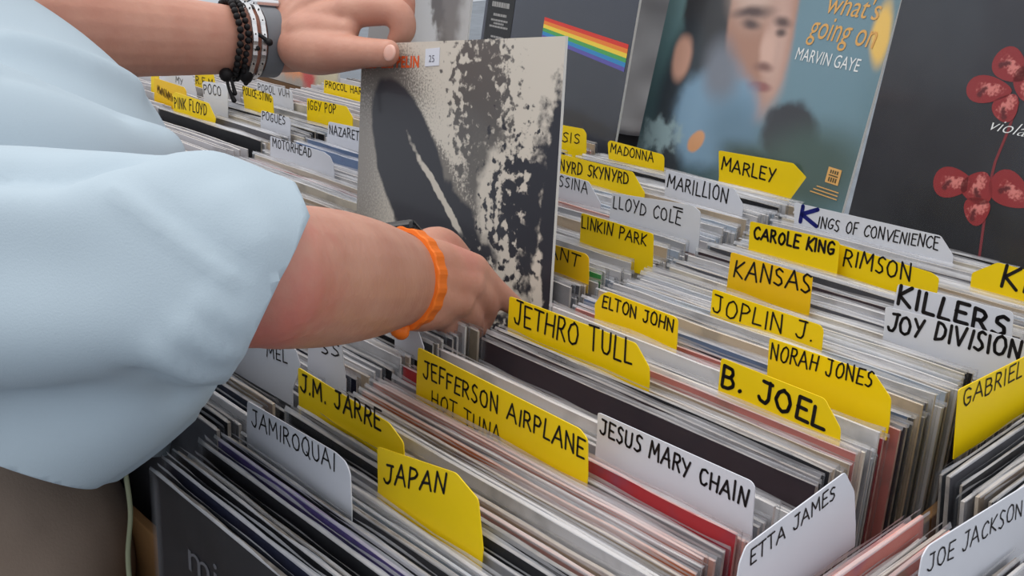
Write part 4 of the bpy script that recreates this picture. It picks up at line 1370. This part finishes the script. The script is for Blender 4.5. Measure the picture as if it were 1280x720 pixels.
# hair
bm = bmesh.new()
ball(bm, HEAD+Vector((0, -.012, .045)), (.084, .102, .098), 24)
for v in list(bm.verts):
    q = v.co-HEAD
    if q.z < .005 - .06*(q.y < -.02) or (q.y > .055 and q.z < .085):
        v.co = HEAD+Vector((q.x*.8, q.y*.75, q.z*.9))
own('hair', mesh_of('hair', bm, True), mat('short_hair', srgb(92, 74, 60), .7, .3, noise=(60, .25), bump=(160, .6, .004)))

# --- clothing
def displace(me, folds, ripple=()):
    """creases: (polyline in the place, width, height, lateral profile) pushed along the normals"""
    nrm = [v.normal.copy() for v in me.vertices]
    for v, nv in zip(me.vertices, nrm):
        p = v.co
        dsum = 0.0
        for (pl, wd, ht) in folds:
            best = 9
            for a, b in zip(pl, pl[1:]):
                ab = b-a
                t_ = max(0, min(1, (p-a).dot(ab)/ab.length_squared))
                best = min(best, (p-(a+ab*t_)).length)
            if best < wd*3:
                dsum += ht*math.exp(-(best/wd)**2)
        for (sc, am) in ripple:
            dsum += am*mnoise.noise(p*sc)
        v.co = p+nv*dsum

def cut(me, p0, p1, p2, keep):
    """hem: trims the cloth along the plane through three points and closes the edge"""
    bm = bmesh.new()
    bm.from_mesh(me)
    no = (p1-p0).cross(p2-p0).normalized()
    if (keep-p0).dot(no) > 0: no = -no
    r_ = bmesh.ops.bisect_plane(bm, geom=bm.verts[:]+bm.edges[:]+bm.faces[:], plane_co=p0, plane_no=no, clear_outer=True)
    es = [e_ for e_ in r_['geom_cut'] if isinstance(e_, bmesh.types.BMEdge)]
    bmesh.ops.holes_fill(bm, edges=es, sides=0)
    for f_ in bm.faces: f_.smooth = True
    bm.to_mesh(me)
    bm.free()

def shirt_mesh():
    bm = bmesh.new()
    # trunk, from below the hem to the collar
    tube(bm, [P(-120, 700, .82), P(-105, 600, .825), P(-38, 500, .83), P(5, 400, .84), P(14, 320, .86), P(6, 245, .90), P(-140, 130, .93), P(-310, 0, .90)],
         [(.150, .175), (.152, .175), (.152, .175), (.152, .175), (.145, .17), (.135, .165), (.125, .15), (.075, .085)], up=(0, 1, 0), caps=(0, 1), seg=36)
    # near sleeve
    tube(bm, [RS+Vector((-.12, .03, .03)), RS, RS*.5+RE*.5, RE-fa*.03, RE+fa*.06],
         [(.070, .08), (.070, .075), (.0695, .066), (.0570, .056), (.0385, .045)], up=ub, caps=(1, 0), seg=30)
    # cloth bridging the near shoulder and the chest
    tube(bm, [P(-160, 205, .70), P(-10, 212, .72), P(100, 208, .745), P(185, 200, .78)], [(.085, .07), (.075, .06), (.056, .05), (.030, .035)], up=ub, seg=24)
    # cloth hanging between the lifted arm and the belly
    tube(bm, [P(-140, 470, .70), P(0, 440, .69), P(120, 420, .67), P(215, 400, .65), P(262, 385, .62)], [(.13, .09), (.125, .085), (.092, .07), (.062, .055), (.040, .042)], up=ub, seg=28)
    tube(bm, [P(-160, 580, .78), P(-40, 560, .77), P(60, 520, .74), P(140, 470, .70)], [(.10, .10), (.085, .09), (.065, .07), (.045, .055)], up=ub, seg=28)
    tube(bm, [P(-160, 470, .64), P(-20, 468, .64), P(100, 452, .63), P(200, 428, .605), P(250, 405, .60)], [(.11, .08), (.10, .075), (.075, .06), (.050, .045), (.035, .036)], up=ub, seg=28)
    # far shoulder and sleeve
    tube(bm, [P(-90, 110, .95), LS, (LS+LE)/2, LS+(LE-LS)*.75], [(.10, .10), (.085, .08), (.075, .07), (.068, .066)], up=ub, caps=(1, 0), seg=24)
    me = fuse('t_shirt', bm, .006, 22, .5)
    for (qa, qb) in (((386, 255), (298, 436)), ((383, 282), (352, 203)), ((385, 300), (375, 225))):
        a_, b_ = P(*qa, .58), P(*qb, .58)
        cut(me, a_, b_, a_+((a_-CAM).normalized()-rgt*.06)*.1, P(200, 330, .6))
    a_, b_ = P(0, 522, .70), P(150, 564, .76)
    cut(me, a_, b_, a_+Vector((1, 0, .06)), P(0, 300, .7))
    return me

COTTON = mat('light_blue_cotton', srgb(176, 191, 202), .9, .15, noise=(5, .03), bump=(900, .25, .0006))
sh = shirt_mesh()
from mathutils.bvhtree import BVHTree
def on_cloth(me, pts):
    tree = BVHTree.FromPolygons([v.co for v in me.vertices], [tuple(p.vertices) for p in me.polygons])
    out = []
    for (px, py) in pts:
        hit = tree.ray_cast(CAM, (P(px, py, 1)-CAM).normalized())
        if hit[0]: out.append(hit[0])
    return out
FOLDS = []
for pts, wd, ht in (
    ([(5, 55), (60, 66), (110, 84), (160, 108)], .016, .0065),
    ([(5, 86), (60, 100), (110, 118), (150, 136)], .014, -.004),
    ([(5, 212), (80, 216), (160, 198), (232, 174)], .012, -.007),
    ([(10, 246), (90, 250), (180, 232), (262, 205)], .022, .004),
    ([(150, 244), (215, 288), (288, 346)], .005, .0030),
    ([(158, 238), (223, 282), (296, 338)], .006, -.0022),
    ([(262, 380), (296, 402)], .007, .0030), ([(236, 412), (280, 436)], .008, .0035), ([(205, 440), (250, 468)], .009, .0030),
    ([(180, 478), (222, 500)], .010, -.0030), ([(290, 250), (330, 300)], .012, .0025),
    ([(5, 340), (90, 350), (190, 372)], .030, -.004), ([(5, 430), (110, 420), (210, 408)], .030, .004),
    ([(5, 520), (80, 506), (170, 480)], .020, -.004)):
    q = on_cloth(sh, pts)
    if len(q) > 1: FOLDS.append((q, wd, ht*1.5))
displace(sh, FOLDS, ((9, .0025),))
own('t_shirt', sh, COTTON)

def trouser_mesh():
    bm = bmesh.new()
    tube(bm, [HIPS+Vector((0, 0, .07)), HIPS, HIPS+Vector((0, 0, -.10))], [(.118, .155), (.122, .165), (.112, .165)], up=(0, 1, 0), seg=28)
    for s, kn in ((1, Vector((.115, -.10, -.46))), (-1, Vector((-.085, -.10, -.46)))):
        hp = (P(-22, 715, .80) if s > 0 else HIPS+Vector((-.10, -.01, -.05)))
        k = HIPS+kn
        a = Vector((k.x, k.y-.02, FLOOR+.07))
        tube(bm, [hp+Vector((-.03, -.025, .06)), hp, hp*.55+k*.45-Vector((0, .03, 0)), k, (k+a)/2, a], [(.105, .105), (.112, .108), (.098, .10), (.085, .08), (.08, .075), (.075, .07)], up=(0, 1, 0), seg=24, caps=(1, 0))
    return fuse('trousers', bm, .007, 8, .5)
TWILL = mat('taupe_twill', srgb(142, 126, 114), .85, .2, noise=(10, .08), bump=(500, .3, .0008))
own('trousers', trouser_mesh(), TWILL)
for s, kn in ((1, Vector((.115, -.10, -.46))), (-1, Vector((-.085, -.10, -.46)))):
    k = HIPS+kn
    a = Vector((k.x, k.y-.02, FLOOR+.06))
    bm = bmesh.new()
    tube(bm, [a+Vector((0, -.06, -.015)), a+Vector((0, .06, -.018)), a+Vector((0, .19, -.028))], [(.045, .045), (.042, .048), (.030, .042)], n=4)
    me = mesh_of('shoe', bm, True)
    for v in me.vertices: v.co.z = max(v.co.z, FLOOR+.001)
    own('shoe', me, mat('shoe_leather', srgb(60, 54, 50), .5))

# --- near wrist: orange strap and dark watch case
def band(name, c, ax, r1, r2, wdt, th, mats, parent=man, ribs=0, a0=0, a1=360, seg=72, up=ub):
    a1v = (up-ax*up.dot(ax)).normalized()
    a2v = ax.cross(a1v)
    bm = bmesh.new()
    rows = []
    full = abs(a1-a0) >= 359.9
    n = seg
    for k in range(n if full else n+1):
        th_ = R(a0+(a1-a0)*k/n)
        rib = (.0009 if ribs and (k % ribs) < ribs/2 else 0)
        ring = []
        for (s_, t_) in ((-1, 0), (-1, .7), (-.85, 1), (.85, 1), (1, .7), (1, 0)):
            rr1, rr2 = r1+th*t_+rib*(t_ > 0), r2+th*t_+rib*(t_ > 0)
            ring.append(bm.verts.new(c+ax*(s_*wdt/2)+a1v*rr1*math.cos(th_)+a2v*rr2*math.sin(th_)))
        rows.append(ring)
    m_ = len(rows)
    for k in range(m_ if full else m_-1):
        a, b = rows[k], rows[(k+1) % m_]
        for j in range(6):
            bm.faces.new((a[j], a[(j+1) % 6], b[(j+1) % 6], b[j]))
    if not full:
        bm.faces.new(rows[0]); bm.faces.new(rows[-1][::-1])
    return own(name, mesh_of(name, bm, False), mats, parent)

wt = bpy.data.objects.new('wristwatch', None)
ORANGE = mat('orange_rubber', srgb(244, 122, 34), .5, .4)
BLACKG = mat('watch_glass', srgb(22, 20, 24), .12, .6, metal=.2)
wc = RWR+fa*.004
wax = (fa*1.0+rgt*.10).normalized()
strap = band('watch_strap', wc, wax, .0385, .0305, .021, .0035, ORANGE, ribs=4)
strap['label'] = 'ribbed orange watch strap on the near wrist'
bpy.data.objects.remove(wt)
def case(c, ax, nrm, sx_, sy_, sz_, m, parent, name, bev=.004):
    z = nrm.normalized()
    x = (ax-z*ax.dot(z)).normalized()
    y = z.cross(x)
    bm = bmesh.new()
    add_box(bm, -sx_/2, sx_/2, -sy_/2, sy_/2, -sz_/2, sz_/2, bev)
    mt = Matrix((x, y, z)).transposed().to_4x4()
    mt.translation = c
    bmesh.ops.transform(bm, matrix=mt, verts=bm.verts)
    return own(name, mesh_of(name, bm), m, parent)
a1v = (ub-wax*ub.dot(wax)).normalized()
nr = (a1v*.92+fwd*.38).normalized()
case(wc+nr*.0395-wax*.006, wax, nr, .038, .034, .010, BLACKG, strap, 'watch_case')
end = bmesh.new()
tube(end, [wc-a1v*.041-fwd*.012-wax*.012, wc-a1v*.042-fwd*.018, wc-a1v*.040-fwd*.024+wax*.006], [.005, .0065, .005], up=ub)
own('strap_loop', mesh_of('strap_loop', end, True), ORANGE, strap)

# --- far wrist: grey watch, metal links and black cord bracelets
fl = (LWR-LE).normalized()
def at_wrist(px):
    lo, hi = 0.0, 1.3
    for _ in range(40):
        m_ = (lo+hi)/2
        q = LE+(LWR-LE)*m_-CAM
        if 640+FPX*q.dot(rgt)/q.dot(fwd) < px: lo = m_
        else: hi = m_
    return LE+(LWR-LE)*lo
GREYS = mat('grey_watch_strap', srgb(112, 116, 122), .5, .4)
STEELB = mat('polished_steel', srgb(214, 214, 216), .25, .5, metal=.9)
CORD = mat('black_cord', srgb(20, 18, 20), .6, .3)
ws = band('watch_strap', at_wrist(332), fl, .0385, .0330, .022, .002, GREYS)
ws['label'] = 'smooth grey watch strap on the far wrist'
a1f = (ub-fl*ub.dot(fl)).normalized()
case(at_wrist(332)+a1f*.043, fl, a1f, .034, .030, .009, STEELB, ws, 'watch_case')
case(at_wrist(332)+a1f*.0485, fl, a1f, .029, .026, .0025, BLACKG, ws, 'watch_glass', .001)
for px, r_ in ((303, .0420), (314, .0410)):
    b_ = band('link_bracelet', at_wrist(px), fl, r_, .0365, .0062, .0022, STEELB, ribs=6)
    b_['label'] = 'shiny metal bracelet of short links' if px == 303 else 'narrow shiny metal bracelet'
    lb = bmesh.new()
    a2f = fl.cross(a1f)
    for k in range(16):
        th_ = R(360*k/16)
        c = at_wrist(px)+a1f*(r_+.0026)*math.cos(th_)+a2f*.0393*math.sin(th_)
        ball(lb, c, .0011, 6)
    own('dark_studs', mesh_of('dark_studs', lb), CORD, b_)
for px, n_b, rb in ((284, 34, .0041), (293, 36, .0038)):
    bb = bmesh.new()
    for k in range(n_b):
        th_ = 2*PI*k/n_b
        c = at_wrist(px)+a1f*.0435*math.cos(th_)+a2f*.0385*math.sin(th_)+fl*.001*math.sin(5*th_)
        ball(bb, c, rb, 8)
    o_ = own('bead_bracelet', mesh_of('bead_bracelet', bb, True), CORD)
    o_['label'] = 'black beaded cord bracelet'
    ends = bmesh.new()
    d0 = at_wrist(px)-a1f*.042-fwd*.016
    if px == 284:
        tube(ends, [d0, d0-upv*.016+rgt*.003, d0-upv*.030+rgt*.009], [.002, .0018, .0028])
        tube(ends, [d0+rgt*.004, d0-upv*.012+rgt*.0075, d0-upv*.022+rgt*.010], [.002, .0018, .0026])
        ball(ends, d0-upv*.001, .008, 10)
    else:
        d1 = at_wrist(316)-fwd*.034
        tube(ends, [d1+upv*.002, d1+rgt*.014-upv*.0, d1+rgt*.026-upv*.008], [.0022, .0022, .0022])
        tube(ends, [d1+upv*.0, d1+rgt*.010-upv*.010, d1+rgt*.014-upv*.016], [.0018, .0018, .0026])
        ball(ends, d1+rgt*.027-upv*.009, .0042, 8)
        d2 = at_wrist(308)-a1f*.041-fwd*.014
        ball(ends, d2, (.0085, .0085, .011), 10)
        tube(ends, [d2+upv*.014, d2, d2-upv*.010], [.005, .006, .003])
    own('cord_ends', mesh_of('cord_ends', ends, True), CORD, o_)

# ------------------------------------------------------------------ person on the other side of the stall
FB = Vector((-1.02, 1.62, FLOOR))
other = empty('person', Matrix.Translation(FB), 'person in a grey shirt and black trousers standing behind the stall, mostly hidden', 'person')
def own2(name, me, m, parent=other):
    me.transform(Matrix.Translation(-FB))
    o_ = link(name, me, m)
    o_.parent = parent
    return o_
def at2(x, y, z): return FB+Vector((x, y, z))
bm = bmesh.new()
tube(bm, [at2(0, 0, .85), at2(0, 0, 1.05), at2(0, -.02, 1.3), at2(0, -.01, 1.42)], [(.10, .15), (.09, .14), (.11, .17), (.07, .12)], up=(0, 1, 0))
tube(bm, [at2(0, -.01, 1.42), at2(0, -.03, 1.56)], [.055, .052])
ball(bm, at2(0, -.05, 1.66), (.078, .098, .12))
tube(bm, [at2(0, -.14, 1.67), at2(0, -.165, 1.63), at2(0, -.145, 1.62)], [.01, .013, .012])
for s in (-1, 1):
    ball(bm, at2(s*.078, -.04, 1.65), (.01, .018, .03))
    tube(bm, [at2(s*.09, 0, .86), at2(s*.1, -.01, .5), at2(s*.1, .02, .1)], [.08, .055, .04], up=(0, 1, 0))
    tube(bm, [at2(s*.1, .03, .04), at2(s*.11, -.16, .03)], [.035, .025])
    tube(bm, [at2(s*.17, 0, 1.38), at2(s*.24, .03, 1.12), at2(s*.2, -.10, .92), at2(s*.18, -.14, .86)], [.055, .045, .032, .028])
    for k in range(4):
        c = at2(s*(.165+.017*k), -.16, .83)
        tube(bm, [c+Vector((0, .01, .02)), c+Vector((0, -.006, -.03)), c+Vector((0, .008, -.065))], [.011, .009, .0075])
    tube(bm, [at2(s*.15, -.14, .86), at2(s*.135, -.16, .82), at2(s*.135, -.165, .79)], [.013, .011, .009])
own2('body', fuse('body', bm, .005, 5), SKIN)
bm = bmesh.new()
tube(bm, [at2(0, 0, .88), at2(0, 0, 1.08), at2(0, -.02, 1.3), at2(0, -.01, 1.44)], [(.155, .215), (.15, .205), (.15, .20), (.08, .12)], up=(0, 1, 0), caps=(0, 1))
for s in (-1, 1):
    tube(bm, [at2(s*.12, 0, 1.38), at2(s*.22, .02, 1.2), at2(s*.24, .02, 1.1)], [.085, .075, .07], caps=(1, 0))
me = fuse('shirt', bm, .01, 10)
for v in me.vertices:
    q = v.co-FB
    v.co += v.normal*(.003*math.sin(q.z*50+5*math.sin(q.x*9))+.008*mnoise.noise(q*14))
own2('shirt', me, mat('grey_jersey', srgb(150, 150, 152), .9, .15, noise=(8, .06)))
bm = bmesh.new()
tube(bm, [at2(0, 0, .96), at2(0, 0, .84)], [(.13, .18), (.13, .19)], up=(0, 1, 0))
for s in (-1, 1):
    tube(bm, [at2(s*.095, 0, .86), at2(s*.1, -.01, .5), at2(s*.1, .02, .06)], [.11, .085, .075], up=(0, 1, 0), caps=(1, 0))
own2('trousers', fuse('trousers', bm, .01, 6), mat('black_denim', srgb(30, 30, 34), .85))
bm = bmesh.new()
ball(bm, at2(0, -.035, 1.70), (.085, .10, .10), 20)
own2('hair', mesh_of('hair', bm, True), mat('dark_hair', srgb(44, 36, 32), .7, bump=(120, .5, .004)))
for s in (-1, 1):
    bm = bmesh.new()
    tube(bm, [at2(s*.1, .05, .05), at2(s*.105, -.06, .05), at2(s*.11, -.2, .035)], [.045, .045, .03])
    me = mesh_of('shoe', bm, True)
    for v in me.vertices: v.co.z = max(v.co.z, FLOOR+.001)
    own2('shoe', me, mat('black_shoe', srgb(28, 28, 30), .5))

# cord hanging down the crate's front corner
cu = bmesh.new()
tube(cu, [P(157, 592, .675), P(163, 640, .675), P(160, 692, .665), P(163, 740, .655), P(166, 800, .65)], [.0016]*5, n=8, seg=8)
o_ = link('hanging_cord', mesh_of('hanging_cord', cu, True), mat('olive_cord', srgb(112, 116, 92), .5))
tag(o_, 'thin olive cord hanging at the front corner of the crate beside the trousers', 'cord')
